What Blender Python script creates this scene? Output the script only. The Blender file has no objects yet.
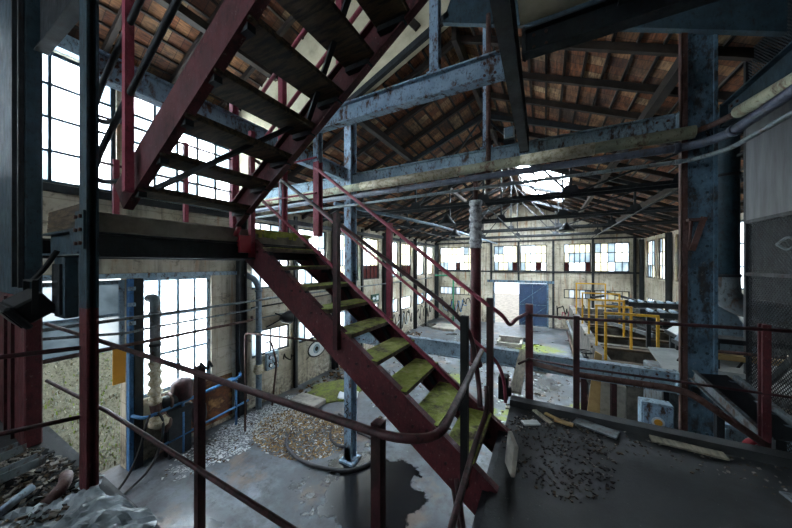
import bpy, bmesh, math, random
from mathutils import Vector, Matrix
random.seed(7)
sc = bpy.context.scene
COL = sc.collection
# ------------------------------------------------------------------ camera, sky, light, exposure
cam_d = bpy.data.cameras.new('camera'); cam = bpy.data.objects.new('camera', cam_d); COL.objects.link(cam)
cam_d.sensor_width = 36.0; cam_d.lens = 280 / 792 * 36; cam_d.clip_start = .05; cam_d.clip_end = 300
cam.location = (0, 0, 3.9); cam.rotation_euler = (math.radians(90), 0, math.radians(28))
sc.camera = cam
wd = bpy.data.worlds.new('overcast_sky'); sc.world = wd; wd.use_nodes = True
wn = wd.node_tree.nodes; wl = wd.node_tree.links
bgn = wn['Background']; bgn.inputs['Strength'].default_value = 1.5
tcw = wn.new('ShaderNodeTexCoord'); nzw = wn.new('ShaderNodeTexNoise'); nzw.inputs['Scale'].default_value = 2.2
rpw = wn.new('ShaderNodeValToRGB')
rpw.color_ramp.elements[0].color = (.80, .88, .96, 1); rpw.color_ramp.elements[1].color = (.95, .98, 1, 1)
wl.new(tcw.outputs['Generated'], nzw.inputs['Vector']); wl.new(nzw.outputs['Fac'], rpw.inputs['Fac']); wl.new(rpw.outputs['Color'], bgn.inputs['Color'])
sc.view_settings.view_transform = 'Standard'; sc.view_settings.look = 'None'
sc.view_settings.gamma = 1; sc.view_settings.use_curve_mapping = False
sc.view_settings.exposure = 1.1
sc.cycles.max_bounces = 10; sc.cycles.diffuse_bounces = 6; sc.cycles.transparent_max_bounces = 12

R90 = math.radians(90)
def daylight(name, loc, rot, sx, sy, rad, portal=False, col=(.95, .98, 1)):
    """daylight entering by a bank of windows: a soft area light just outside the glass"""
    d = bpy.data.lights.new(name, 'AREA'); d.shape = 'RECTANGLE'; d.size = sx; d.size_y = sy
    d.energy = rad * math.pi * sx * sy; d.color = col; d.cycles.is_portal = portal
    o = bpy.data.objects.new(name, d); COL.objects.link(o); o.location = loc; o.rotation_euler = rot
    return o
daylight('daylight_high_left', (-7.4, 2.28, 6.28), (0, -R90, 0), 2.2, 4.2, 18)
daylight('daylight_low_left', (-7.4, 3.16, 2.43), (0, -R90, 0), 2.4, 1.32, 18)
daylight('daylight_left', (-7.4, 11.9, 3.4), (0, -R90, 0), 3.9, 14.4, 9)
daylight('daylight_far', (-1.2, 19.95, 3.9), (-R90, 0, 0), 11, 2.4, 4)
daylight('daylight_right', (5.0, 11.9, 3.4), (0, R90, 0), 3.9, 14.4, 4)
daylight('daylight_roof', (-.05, 14.1, 8.3), (0, 0, 0), 2.2, 6.0, 75)
daylight('rear_fill', (-3.0, -4.5, 6.0), (R90, 0, 0), 6, 2.2, 4.5)  # added fill light behind the camera, outside the unseen rear windows
daylight('doorway_sky', (-7.25, 1.45, 1.15), (0, -R90, 0), 2.3, 1.7, 1, True)

# ------------------------------------------------------------------ helpers
ORG = {}
class MB:
    def __init__(s): s.bm = bmesh.new(); s.mi = 0
    def _f(s, vs):
        try:
            f = s.bm.faces.new(vs); f.material_index = s.mi; return f
        except ValueError: return None
    def box(s, c, d, rz=0, R=None):
        M = R if R is not None else Matrix.Rotation(rz, 3, 'Z')
        vs = []
        for k in range(8):
            v = Vector(((k & 1) - .5, ((k >> 1) & 1) - .5, ((k >> 2) & 1) - .5))
            v = Vector((v.x * d[0], v.y * d[1], v.z * d[2])); vs.append(s.bm.verts.new(M @ v + Vector(c)))
        for q in ((0, 2, 3, 1), (4, 5, 7, 6), (0, 1, 5, 4), (2, 6, 7, 3), (0, 4, 6, 2), (1, 3, 7, 5)): s._f([vs[i] for i in q])
        return s
    def b2(s, a, b):  # box from two corners
        return s.box([(a[i] + b[i]) / 2 for i in range(3)], [abs(b[i] - a[i]) for i in range(3)])
    def sweep(s, p0, p1, prof, up=(0, 0, 1)):
        p0, p1 = Vector(p0), Vector(p1); t = (p1 - p0).normalized(); up = Vector(up)
        if abs(t.dot(up)) > .99: up = Vector((0, 1, 0))
        a = t.cross(up).normalized(); u = a.cross(t).normalized()
        r0 = [s.bm.verts.new(p0 + a * x + u * y) for x, y in prof]
        r1 = [s.bm.verts.new(p1 + a * x + u * y) for x, y in prof]
        n = len(prof)
        for i in range(n): s._f([r0[i], r0[(i + 1) % n], r1[(i + 1) % n], r1[i]])
        s._f(r0[::-1]); s._f(r1); return s
    def bar(s, p0, p1, w, h, up=(0, 0, 1)):
        return s.sweep(p0, p1, [(-w / 2, -h / 2), (w / 2, -h / 2), (w / 2, h / 2), (-w / 2, h / 2)], up)
    def ibeam(s, p0, p1, w, h, t=.012, f=.016, up=(0, 0, 1)):
        a, b = w / 2, h / 2; t /= 2
        return s.sweep(p0, p1, [(-a, -b), (a, -b), (a, -b + f), (t, -b + f), (t, b - f), (a, b - f), (a, b), (-a, b), (-a, b - f), (-t, b - f), (-t, -b + f), (-a, -b + f)], up)
    def chan(s, p0, p1, w, h, t=.01, side=1, up=(0, 0, 1)):
        b = h / 2; w *= side; t2 = t * side
        pr = [(0, -b), (w, -b), (w, -b + t), (t2, -b + t), (t2, b - t), (w, b - t), (w, b), (0, b)]
        return s.sweep(p0, p1, pr if side > 0 else pr[::-1], up)
    def ang(s, p0, p1, w, t=.008, up=(0, 0, 1)):
        return s.sweep(p0, p1, [(0, 0), (w, 0), (w, t), (t, t), (t, w), (0, w)], up)
    def tube(s, pts, r, seg=8):
        pts = [Vector(p) for p in pts]; n = len(pts)
        rs = r if isinstance(r, (list, tuple)) else [r] * n
        T = [(pts[min(i + 1, n - 1)] - pts[max(i - 1, 0)]).normalized() for i in range(n)]
        up = Vector((0, 0, 1)) if abs(T[0].z) < .9 else Vector((1, 0, 0))
        a = T[0].cross(up).normalized(); rings = []
        for i in range(n):
            a = (a - T[i] * a.dot(T[i])).normalized(); b = T[i].cross(a)
            rings.append([s.bm.verts.new(pts[i] + (a * math.cos(k * 2 * math.pi / seg) + b * math.sin(k * 2 * math.pi / seg)) * rs[i]) for k in range(seg)])
        for i in range(n - 1):
            for k in range(seg):
                f = s._f([rings[i][k], rings[i][(k + 1) % seg], rings[i + 1][(k + 1) % seg], rings[i + 1][k]])
                if f: f.smooth = True
        s._f(rings[0][::-1]); s._f(rings[-1]); return s
    def prism(s, poly, vec):
        vec = Vector(vec); a = [s.bm.verts.new(Vector(p)) for p in poly]; b = [s.bm.verts.new(Vector(p) + vec) for p in poly]
        n = len(a)
        for i in range(n): s._f([a[i], a[(i + 1) % n], b[(i + 1) % n], b[i]])
        s._f(a[::-1]); s._f(b); return s
    def lathe(s, c, prof, seg=16, axis='Z'):
        rings = []
        for r, h in prof:
            ring = []
            for k in range(seg):
                an = k * 2 * math.pi / seg; x, y = r * math.cos(an), r * math.sin(an)
                p = (x, y, h) if axis == 'Z' else ((h, x, y) if axis == 'X' else (x, h, y))
                ring.append(s.bm.verts.new(Vector(p) + Vector(c)))
            rings.append(ring)
        for i in range(len(rings) - 1):
            for k in range(seg):
                f = s._f([rings[i][k], rings[i][(k + 1) % seg], rings[i + 1][(k + 1) % seg], rings[i + 1][k]])
                if f: f.smooth = True
        s._f(rings[0][::-1]); s._f(rings[-1]); return s

def rnd(pts, r=.06, n=4):  # round the corners of a polyline
    pts = [Vector(p) for p in pts]; out = [pts[0]]
    for i in range(1, len(pts) - 1):
        a, b, c = pts[i - 1], pts[i], pts[i + 1]
        da = min(r, (a - b).length * .45); dc = min(r, (c - b).length * .45)
        p, q = b + (a - b).normalized() * da, b + (c - b).normalized() * dc
        for k in range(n + 1):
            t = k / n; out.append(p * (1 - t) ** 2 + b * 2 * t * (1 - t) + q * t * t)
    out.append(pts[-1]); return out

def wob(pts, n=6, amp=.03):  # a smooth, slack curve through points
    pts = [Vector(p) for p in pts]; out = []
    for i in range(len(pts) - 1):
        p0 = pts[max(i - 1, 0)]; p1, p2 = pts[i], pts[i + 1]; p3 = pts[min(i + 2, len(pts) - 1)]
        for k in range(n):
            t = k / n
            out.append(.5 * ((2 * p1) + (p2 - p0) * t + (2 * p0 - 5 * p1 + 4 * p2 - p3) * t * t + (3 * p1 - p0 - 3 * p2 + p3) * t ** 3))
    out.append(pts[-1]); return out

def tagit(o, label=None, cat=None, group=None, kind=None):
    if label: o['label'] = label
    if cat: o['category'] = cat
    if group: o['group'] = group
    if kind: o['kind'] = kind
    return o
def thing(name, loc, label, cat, group=None, kind=None):
    o = bpy.data.objects.new(name, None); COL.objects.link(o); o.location = loc; o.empty_display_size = .1
    ORG[o.name] = Vector(loc); return tagit(o, label, cat, group, kind)
def obj(name, mb, mats, parent=None, label=None, cat=None, group=None, kind=None, bevel=0, org=None):
    if not isinstance(mats, (list, tuple)): mats = [mats]
    bm = mb.bm; bmesh.ops.recalc_face_normals(bm, faces=bm.faces)
    if parent is not None: og = ORG[parent.name]
    elif org is not None: og = Vector(org)
    else:
        xs = [v.co for v in bm.verts]
        og = Vector(((min(v.x for v in xs) + max(v.x for v in xs)) / 2, (min(v.y for v in xs) + max(v.y for v in xs)) / 2, min(v.z for v in xs)))
    bmesh.ops.translate(bm, vec=-og, verts=bm.verts)
    me = bpy.data.meshes.new(name); bm.to_mesh(me); bm.free()
    for m in mats: me.materials.append(m)
    o = bpy.data.objects.new(name, me); COL.objects.link(o)
    if parent is not None: o.parent = parent
    else: o.location = og
    ORG[o.name] = og
    if bevel:
        b = o.modifiers.new('edge', 'BEVEL'); b.width = bevel; b.segments = 1; b.limit_method = 'ANGLE'; b.angle_limit = .8
    return tagit(o, label, cat, group, kind)

# ------------------------------------------------------------------ materials
def lin(h):
    h = h.lstrip('#'); c = [int(h[i:i + 2], 16) / 255 for i in (0, 2, 4)]
    return tuple((x / 12.92 if x < .04045 else ((x + .055) / 1.055) ** 2.4) for x in c) + (1,)
class MT:
    def __init__(s, name):
        s.m = bpy.data.materials.new(name); s.m.use_nodes = True; s.n = s.m.node_tree.nodes; s.l = s.m.node_tree.links
        s.b = s.n['Principled BSDF']; s.tc = s.n.new('ShaderNodeTexCoord').outputs['Object']
    def mp(s, sc=(1, 1, 1), loc=(0, 0, 0)):
        n = s.n.new('ShaderNodeMapping'); n.inputs['Scale'].default_value = sc; n.inputs['Location'].default_value = loc
        s.l.new(s.tc, n.inputs['Vector']); return n.outputs[0]
    def noise(s, scale=4, det=5, rough=.6, vec=None, dist=0):
        n = s.n.new('ShaderNodeTexNoise'); n.inputs['Scale'].default_value = scale; n.inputs['Detail'].default_value = det
        n.inputs['Roughness'].default_value = rough; n.inputs['Distortion'].default_value = dist
        s.l.new(vec if vec is not None else s.tc, n.inputs['Vector']); return n.outputs['Fac']
    def ramp(s, fac, els):
        n = s.n.new('ShaderNodeValToRGB'); r = n.color_ramp
        while len(r.elements) < len(els): r.elements.new(.5)
        for e, (p, c) in zip(r.elements, els):
            e.position = p; e.color = lin(c) if isinstance(c, str) else ((c, c, c, 1) if not isinstance(c, tuple) else c)
        s.l.new(fac, n.inputs['Fac']); return n.outputs['Color']
    def mix(s, fac, a, b, mode='MIX'):
        n = s.n.new('ShaderNodeMix'); n.data_type = 'RGBA'; n.blend_type = mode
        for i, v in ((0, fac), (6, a), (7, b)):
            if isinstance(v, str): n.inputs[i].default_value = lin(v)
            elif isinstance(v, (int, float)): n.inputs[i].default_value = v if i == 0 else (v, v, v, 1)
            elif isinstance(v, tuple): n.inputs[i].default_value = v
            else: s.l.new(v, n.inputs[i])
        return n.outputs[2]
    def math(s, op, a, b=0.0, c=None):
        n = s.n.new('ShaderNodeMath'); n.operation = op
        for i, v in enumerate((a, b) + (() if c is None else (c,))):
            if isinstance(v, (int, float)): n.inputs[i].default_value = v
            else: s.l.new(v, n.inputs[i])
        return n.outputs[0]
    def xyz(s):
        n = s.n.new('ShaderNodeSeparateXYZ'); s.l.new(s.tc, n.inputs[0]); return n.outputs
    def nz(s):
        g = s.n.new('ShaderNodeNewGeometry'); n = s.n.new('ShaderNodeSeparateXYZ'); s.l.new(g.outputs['Normal'], n.inputs[0]); return n.outputs[2]
    def put(s, col=None, rough=None, metal=None, bump=None, bs=.3, bd=.02):
        for k, v in (('Base Color', col), ('Roughness', rough), ('Metallic', metal)):
            if v is None: continue
            if isinstance(v, str): s.b.inputs[k].default_value = lin(v)
            elif isinstance(v, (int, float)): s.b.inputs[k].default_value = v
            else: s.l.new(v, s.b.inputs[k])
        if bump is not None:
            n = s.n.new('ShaderNodeBump'); n.inputs['Strength'].default_value = bs; n.inputs['Distance'].default_value = bd
            s.l.new(bump, n.inputs['Height']); s.l.new(n.outputs[0], s.b.inputs['Normal'])
        return s.m

def painted(name, base, dark, rust, rust_amt=.42, scale=5, rough=.5, metal=.0):
    t = MT(name); a = t.noise(scale, 6, .65); b = t.noise(scale * 2.3, 8, .7, t.mp((1, 1, .45), (3, 1, 2)))
    c = t.mix(t.ramp(a, [(.35, 0.0), (.68, 1.0)]), base, dark)
    msk = t.ramp(b, [(1 - rust_amt - .06, 0.0), (1 - rust_amt + .05, 1.0)])
    c = t.mix(msk, c, t.ramp(a, [(.3, rust[0]), (.7, rust[1])]))
    g = t.noise(scale * 7, 8, .75, t.mp((1, 1, .6), (5, 2, 8)))
    c = t.mix(t.ramp(g, [(.54, 0.0), (.64, .85)]), c, rust[0])
    c = t.mix(t.ramp(g, [(.30, .35), (.40, 0.0)]), c, '#c9c4bc' if metal == 0 else '#5c5a58')
    return t.put(c, t.ramp(b, [(.3, rough), (.7, min(1, rough + .3))]), metal, b, .25, .01)
def plain(name, cols, scale=6, rough=.7, metal=0, bump=.3, stretch=(1, 1, 1)):
    t = MT(name); a = t.noise(scale, 7, .65, t.mp(stretch)); n = len(cols)
    c = t.ramp(a, [(.28 + .46 * i / max(1, n - 1), cols[i]) for i in range(n)])
    return t.put(c, rough, metal, a, bump, .01)

RUST = ('#2a1611', '#5a3420')
M = {}
M['red'] = painted('maroon_paint', '#62242a', '#421a1e', ('#2b1218', '#3c1c1a'), .38, 6, .45)
M['pink'] = painted('faded_red_paint', '#9c3f52', '#7c2c3c', ('#5b2028', '#6e3a38'), .36, 6, .5)
M['dark'] = painted('blackened_steel', '#262b30', '#15181b', ('#1c1512', '#37271f'), .36, 5, .5, .2)
M['navy'] = painted('dark_blue_steel', '#2c4450', '#1a2a33', ('#15191b', '#3a2a20'), .36, 5, .5, .1)
M['blue'] = painted('pale_blue_paint', '#98b0c6', '#7893ab', ('#2b1d1a', '#66442f'), .44, 5, .5)
M['bigblue'] = painted('weathered_blue_paint', '#5c7a8e', '#304a5b', ('#17222b', '#3d3530'), .46, 4, .5)
M['teal'] = painted('grey_blue_paint', '#9db4c4', '#7892a4', ('#2b2320', '#5b4232'), .42, 5, .5)
M['brightblue'] = painted('bright_blue_paint', '#3f78ac', '#2d5c88', ('#22222a', '#5a4034'), .34, 6, .5)
M['yellow'] = painted('yellow_paint', '#d9a520', '#b8851a', ('#4d3515', '#6e4c1c'), .36, 6, .55)
M['green'] = painted('green_paint', '#2c9a6a', '#207a55', RUST, .3, 6, .5)
M['brown'] = painted('rusted_pipe', '#5b3d38', '#3f2a28', RUST, .45, 5, .6)
M['rail'] = painted('dark_red_tube', '#4a2226', '#2c1518', ('#1a100f', '#33211d'), .45, 8, .4, .2)
M['grey'] = painted('galvanised_steel', '#8496a2', '#66788a', ('#4c4a48', '#6b5a4c'), .36, 4, .45, .4)
M['slate'] = painted('grey_machine_paint', '#70787c', '#51595d', ('#332d29', '#5e4a3a'), .42, 4, .55)
M['pipeblue'] = painted('blue_grey_pipe', '#4c5262', '#383e4c', ('#2c2a30', '#4a3c38'), .38, 5, .4)
M['lag'] = painted('pipe_lagging', '#b9b79c', '#8f9480', ('#5c4a3e', '#8a5d50'), .42, 3, .7)
M['wood'] = plain('dark_rotten_wood', ['#15110d', '#382c20', '#5c4a34', '#2e281c'], 5, .8, 0, .6, (1, 6, 6))
M['plank'] = plain('grey_plank', ['#5d564c', '#8b8372', '#a89f8a'], 7, .8, 0, .5, (6, 1, 6))
M['rafter'] = plain('dark_rafter', ['#140f0c', '#261b14', '#3a2a1d'], 5, .85, 0, .4)
M['sheet'] = plain('pale_sheet', ['#8a8d8c', '#aeb2b0', '#c6c9c6'], 3, .5, .2, .2)
M['board'] = plain('tan_board', ['#8d6f45', '#a98a58', '#b89c6d'], 4, .8, 0, .2)
M['rubber'] = plain('black_rubber', ['#0c0d10', '#1c1e22'], 5, .45, 0, .1)
M['hose'] = plain('dusty_hose', ['#2a2a30', '#4a474a'], 8, .6, 0, .2)
M['white'] = plain('white_paint', ['#c9ced2', '#e4e8ea'], 5, .6, 0, .1)
M['black'] = plain('black_paint', ['#08090a', '#141516'], 6, .85, 0, .1)
M['rubble'] = plain('rubble', ['#3b3733', '#6e675e', '#99928a', '#57504a'], 9, .9, 0, .6)
M['orange'] = plain('orange_panel', ['#c98a22', '#e0a032'], 3, .6, 0, .1)
M['redlid'] = plain('red_valve_paint', ['#8a1524', '#a02232'], 6, .45, 0, .2)
M['insul'] = plain('torn_lagging', ['#6f6653', '#b5a98b', '#ddd5bf', '#4a443a'], 16, .95, 0, 1)
M['tank'] = plain('dirty_tank_concrete', ['#23211f', '#46423d', '#67625a', '#37332f'], 3.5, .85, 0, .5)
M['concrete'] = plain('stained_concrete', ['#5b5750', '#85807a', '#a19b90', '#6a645a'], 3, .85, 0, .3)
def m_tread():
    t = MT('mossy_tread'); a = t.noise(5, 8, .7, t.mp((1, 1, 1), (2, 5, 0))); b = t.noise(14, 6, .7)
    w = t.ramp(b, [(.3, '#241c15'), (.7, '#6a5a42')])
    g = t.ramp(b, [(.25, '#76842e'), (.5, '#a6b14c'), (.75, '#cfcf8c')])
    k = t.math('MULTIPLY', t.ramp(a, [(.36, 0.0), (.52, 1.0)]), t.ramp(t.nz(), [(.3, 0.0), (.7, 1.0)]))
    return t.put(t.mix(k, w, g), .85, 0, b, .7, .012)
M['tread'] = m_tread()
def m_tile(name, cols, x0=0.):
    t = MT(name); x, y, z = t.xyz()
    ax = t.math('ABSOLUTE', t.math('ADD', x, -x0))
    r = t.math('FLOOR', t.math('DIVIDE', ax, .27)); c = t.math('FLOOR', t.math('DIVIDE', y, .20))
    cb = t.n.new('ShaderNodeCombineXYZ'); t.l.new(r, cb.inputs[0]); t.l.new(c, cb.inputs[1])
    wnz = t.n.new('ShaderNodeTexWhiteNoise'); wnz.noise_dimensions = '3D'; t.l.new(cb.outputs[0], wnz.inputs['Vector'])
    col = t.ramp(wnz.outputs['Value'], [(i / (len(cols) - 1), q) for i, q in enumerate(cols)])
    st = t.noise(5, 5, .6, t.mp((9, 1, 1))); dirt = t.noise(1.2, 6, .65)
    col = t.mix(t.ramp(st, [(.35, .75), (.6, 0.0)]), col, '#2a1a12')
    col = t.mix(t.ramp(dirt, [(.40, 0.0), (.64, .85)]), col, '#1d1410')
    fy = t.math('FRACT', t.math('DIVIDE', y, .20)); gap = t.ramp(fy, [(0, 0.0), (.08, 1.0)])
    col = t.mix(gap, '#120c09', col)
    return t.put(col, .85, 0, st, .6, .02)
M['tile'] = m_tile('clay_tiles', ['#7d4426', '#a5643a', '#8e5030', '#bf8a5c', '#6d3a22', '#a0704c', '#d2ab80'])
def m_wall():
    t = MT('stained_plaster'); a = t.noise(.9, 7, .65); s1 = t.noise(2.2, 6, .6, t.mp((3, 3, .22))); f = t.noise(9, 6, .7); x, y, z = t.xyz()
    c = t.ramp(a, [(.3, '#8f8674'), (.5, '#b3a996'), (.7, '#cbc4b4')])
    c = t.mix(t.ramp(s1, [(.52, 0.0), (.68, .75)]), c, '#5d564c')
    c = t.mix(t.ramp(t.noise(1.5, 5, .6, t.mp((3, 3, .3), (7, 2, 1))), [(.58, 0.0), (.68, .7)]), c, '#8f5a2c')
    low = t.math('MULTIPLY', t.ramp(z, [(0.0, 1.0), (.9, 0.0)]), t.ramp(f, [(.4, 0.0), (.6, 1.0)]))
    c = t.mix(low, c, '#4a433b')
    c = t.mix(t.ramp(t.noise(5, 8, .75, None, .8), [(.54, 0.0), (.66, .75)]), c, '#4d463d')
    # faint board courses
    fr = t.math('FRACT', t.math('DIVIDE', z, .62)); c = t.mix(t.ramp(fr, [(0, .55), (.03, 0.0)]), c, '#403a33')
    return t.put(c, .9, 0, f, .3, .01)
M['wall'] = m_wall()
M['plaster'] = plain('beige_plaster', ['#8f8570', '#b3a88e', '#c4ba9f', '#9d927b'], 1.6, .9, 0, .3)
M['greypanel'] = plain('grey_sheet_panel', ['#3a3d40', '#53565a', '#686b6e'], 2.5, .55, .2, .2, (3, 3, .4))
def m_floor():
    t = MT('wet_concrete_floor'); x, y, z = t.xyz()
    a = t.noise(.55, 7, .62, None, .6); b = t.noise(3.5, 8, .7); f = t.noise(22, 6, .75)
    c = t.ramp(a, [(.32, '#2f343a'), (.5, '#565d65'), (.68, '#858b92')])
    c = t.mix(t.ramp(b, [(.42, 0.0), (.66, .8)]), c, '#3a3836')
    c = t.mix(t.ramp(t.noise(1.1, 6, .6, t.mp((1, 1, 1), (4, 9, 0))), [(.57, 0.0), (.66, .6)]), c, '#7d6552')
    c = t.mix(t.ramp(t.noise(6, 9, .8, t.mp((1, 1, 1), (1, 6, 0))), [(.55, 0.0), (.66, .8)]), c, '#211f1e')
    c = t.mix(t.ramp(t.noise(9, 9, .8, t.mp((1, 1, 1), (8, 3, 0))), [(.62, 0.0), (.68, .7)]), c, '#b4b6b6')
    def blob(cx, cy, rx, ry, soft=.5):
        dx = t.math('DIVIDE', t.math('ADD', x, -cx), rx); dy = t.math('DIVIDE', t.math('ADD', y, -cy), ry)
        d = t.math('SQRT', t.math('ADD', t.math('MULTIPLY', dx, dx), t.math('MULTIPLY', dy, dy)))
        d = t.math('ADD', d, t.math('MULTIPLY', t.math('ADD', t.noise(1.6, 6, .65), -.5), 1.8))
        return t.ramp(d, [(.72, 1.0), (.80, 0.0)])
    wet = blob(-2.7, 4.1, 1.35, 1.1)
    c = t.mix(wet, c, '#1d1e21')
    for g in ((-5.75, 6.5, .75, .6), (.9, 12.6, 1.1, .9), (1.0, 8.8, .7, .6), (-.3, 14.5, 1.4, .8), (-2.9, 9.2, .9, .8), (-.9, 7.6, .7, .5)):
        k = t.math('MULTIPLY', blob(*g), t.ramp(b, [(.38, 0.0), (.52, 1.0)]))
        c = t.mix(k, c, t.ramp(f, [(.3, '#4a5514'), (.7, '#8f9c2e')]))
    white = t.math('MULTIPLY', blob(-6.1, 4.6, .9, 2.0), t.ramp(f, [(.5, 0.0), (.56, 1.0)]))
    c = t.mix(white, c, '#d9dcde')
    r = t.mix(wet, t.ramp(a, [(.35, .22), (.6, .6)]), .12)
    return t.put(c, r, 0, f, .25, .01)
M['floor'] = m_floor()
def m_walk():
    t = MT('grimy_walkway'); a = t.noise(1.2, 7, .65, t.mp((1, 2.2, 1))); f = t.noise(26, 5, .8); b = t.noise(3, 6, .7)
    c = t.ramp(a, [(.3, '#151618'), (.5, '#292b2d'), (.7, '#434648')])
    c = t.mix(t.ramp(b, [(.5, 0.0), (.7, .8)]), c, '#22211f')
    c = t.mix(t.ramp(t.noise(40, 4, .8), [(.66, 0.0), (.70, .9)]), c, '#6f6c66')
    c = t.mix(t.ramp(f, [(.72, 0.0), (.75, 1.0)]), c, '#a2a09a')
    return t.put(c, t.ramp(a, [(.3, .6), (.7, .9)]), 0, f, .4, .006)
M['walk'] = m_walk()
M['soil'] = plain('leaf_litter', ['#25271f', '#45473c', '#63655a', '#3b4030', '#8a8a84'], 9, .95, 0, .8)
def m_pane(name, col, clear, rough_noise=True):
    t = MT(name); n, l = t.n, t.l
    tr = n.new('ShaderNodeBsdfTransparent'); tl = n.new('ShaderNodeBsdfTranslucent'); gl = n.new('ShaderNodeBsdfGlossy'); gl.inputs['Roughness'].default_value = .15
    c = t.ramp(t.noise(2.5, 4, .6), [(.3, col[0]), (.7, col[1])])
    l.new(c, tl.inputs['Color']); l.new(c, tr.inputs['Color'])
    m1 = n.new('ShaderNodeMixShader'); m1.inputs[0].default_value = 1 - clear; l.new(tr.outputs[0], m1.inputs[1]); l.new(tl.outputs[0], m1.inputs[2])
    m2 = n.new('ShaderNodeMixShader'); m2.inputs[0].default_value = .05; l.new(m1.outputs[0], m2.inputs[1]); l.new(gl.outputs[0], m2.inputs[2])
    l.new(m2.outputs[0], n['Material Output'].inputs['Surface']); return t.m
M['pane'] = m_pane('frosted_pane', ('#d5e0e8', '#f4f8fa'), .45)
M['cream'] = m_pane('yellowed_pane', ('#bcb8a4', '#d8d6c8'), .2)
M['redpane'] = m_pane('red_pane', ('#3a2828', '#543c3c'), .05)
M['dim'] = m_pane('dirty_pane', ('#7f8a90', '#aab4ba'), .25)
PANES = [M['pane'], M['cream'], M['redpane'], M['dim']]

# ------------------------------------------------------------------ the setting
W = 2.34          # walkway level
XL, XR, YF, YN = -7.0, 4.6, 19.5, 4.5
RX = -1.35        # ridge line
def zfar(x): return 7.95 - .43 * abs(x - RX)
def znear(x): return 10.3 - .46 * abs(x - RX)

def wall_cells(mb, plane, a0, a1, z0, z1, holes, th, ztop=None):
    """boxes round rectangular openings; plane ('x', value) or ('y', value), th = signed thickness outward"""
    A = sorted({a0, a1} | {h[0] for h in holes} | {h[1] for h in holes}); A = [a for a in A if a0 <= a <= a1]
    for i in range(len(A) - 1):
        p, q = A[i], A[i + 1]; m = (p + q) / 2
        cuts = sorted([(h[2], h[3]) for h in holes if h[0] <= m <= h[1]]); z = z0
        segs = []
        for c0, c1 in cuts:
            if c0 > z: segs.append((z, c0))
            z = max(z, c1)
        if z < z1: segs.append((z, z1))
        for s0, s1 in segs:
            if plane[0] == 'x': mb.b2((plane[1], p, s0), (plane[1] + th, q, s1))
            else: mb.b2((p, plane[1], s0), (q, plane[1] + th, s1))
    return mb

WN = [0]
def window(plane, a0, a1, z0, z1, na, nz, frame, pick, bar=.035, label=None, depth=.06, off=.06, skip=()):
    """a glazed window in a wall opening: outer frame and glazing bars, and its panes"""
    WN[0] += 1; s = 1 if plane[2] > 0 else -1
    P = (lambda a, z, d: (plane[1] + s * d, a, z)) if plane[0] == 'x' else (lambda a, z, d: (a, plane[1] + s * d, z))
    root = thing('window_%d' % WN[0], P((a0 + a1) / 2, z0, off), label, None, None, 'structure')
    f = MB(); d0, d1 = off, off + depth
    for k in range(na + 1):
        a = a0 + (a1 - a0) * k / na; w = bar * (1.5 if k in (0, na) else 1); c = a + (w / 2 if k == 0 else -w / 2 if k == na else 0)
        f.b2(P(c - w / 2, z0, d0), P(c + w / 2, z1, d1))
    for k in range(nz + 1):
        z = z0 + (z1 - z0) * k / nz; w = bar * (1.5 if k in (0, nz) else 1); c = z + (w / 2 if k == 0 else -w / 2 if k == nz else 0)
        f.b2(P(a0, c - w / 2, d0 + .004), P(a1, c + w / 2, d1 - .004))
    obj('window_frame', f, frame, root)
    p = MB()
    for i in range(na):
        for k in range(nz):
            if (i, k) in skip: continue
            p.mi = pick(i, k)
            x0 = a0 + (a1 - a0) * i / na + .004; x1 = a0 + (a1 - a0) * (i + 1) / na - .004
            y0 = z0 + (z1 - z0) * k / nz + .004; y1 = z0 + (z1 - z0) * (k + 1) / nz - .004
            p.b2(P(x0, y0, off + depth * .45), P(x1, y1, off + depth * .6))
    obj('pane', p, PANES, root)
    return root
pw = lambda i, k: random.choice([0, 0, 0, 0, 3])
pc = lambda i, k: random.choice([0, 1, 1, 0, 3])

# floor and outside ground
def grid(mb, x0, x1, y0, y1, nx, ny, fz):
    V = [[mb.bm.verts.new((x0 + (x1 - x0) * i / nx, y0 + (y1 - y0) * j / ny, fz(x0 + (x1 - x0) * i / nx, y0 + (y1 - y0) * j / ny))) for j in range(ny + 1)] for i in range(nx + 1)]
    for i in range(nx):
        for j in range(ny):
            f = mb._f([V[i][j], V[i + 1][j], V[i + 1][j + 1], V[i][j + 1]])
            if f: f.smooth = True
f = MB(); f.b2((XL - .3, -4.3, -.2), (XR + .3, YF + .3, 0)); obj('floor', f, M['floor'], kind='structure', org=(0, 0, 0))
def bank(x, y):
    h = max(0, min(1, (-7.9 - x) / 4.5)); r = math.sin(x * 3.1 + y * 2.3) * .05 + math.sin(y * 4.7 - x * 1.9) * .04
    return -.04 + h * h * (3 - 2 * h) * 2.3 + r * (.2 + h)
f = MB(); grid(f, -24, XL - .29, -14, 30, 70, 90, bank); obj('ground', f, M['soil'], kind='structure', org=(0, 0, 0))
f = MB(); grid(f, -12, 10, YF + .29, 40, 10, 10, lambda x, y: -.05); obj('ground.001', f, M['concrete'], kind='structure', org=(0, 0, 0))

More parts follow.
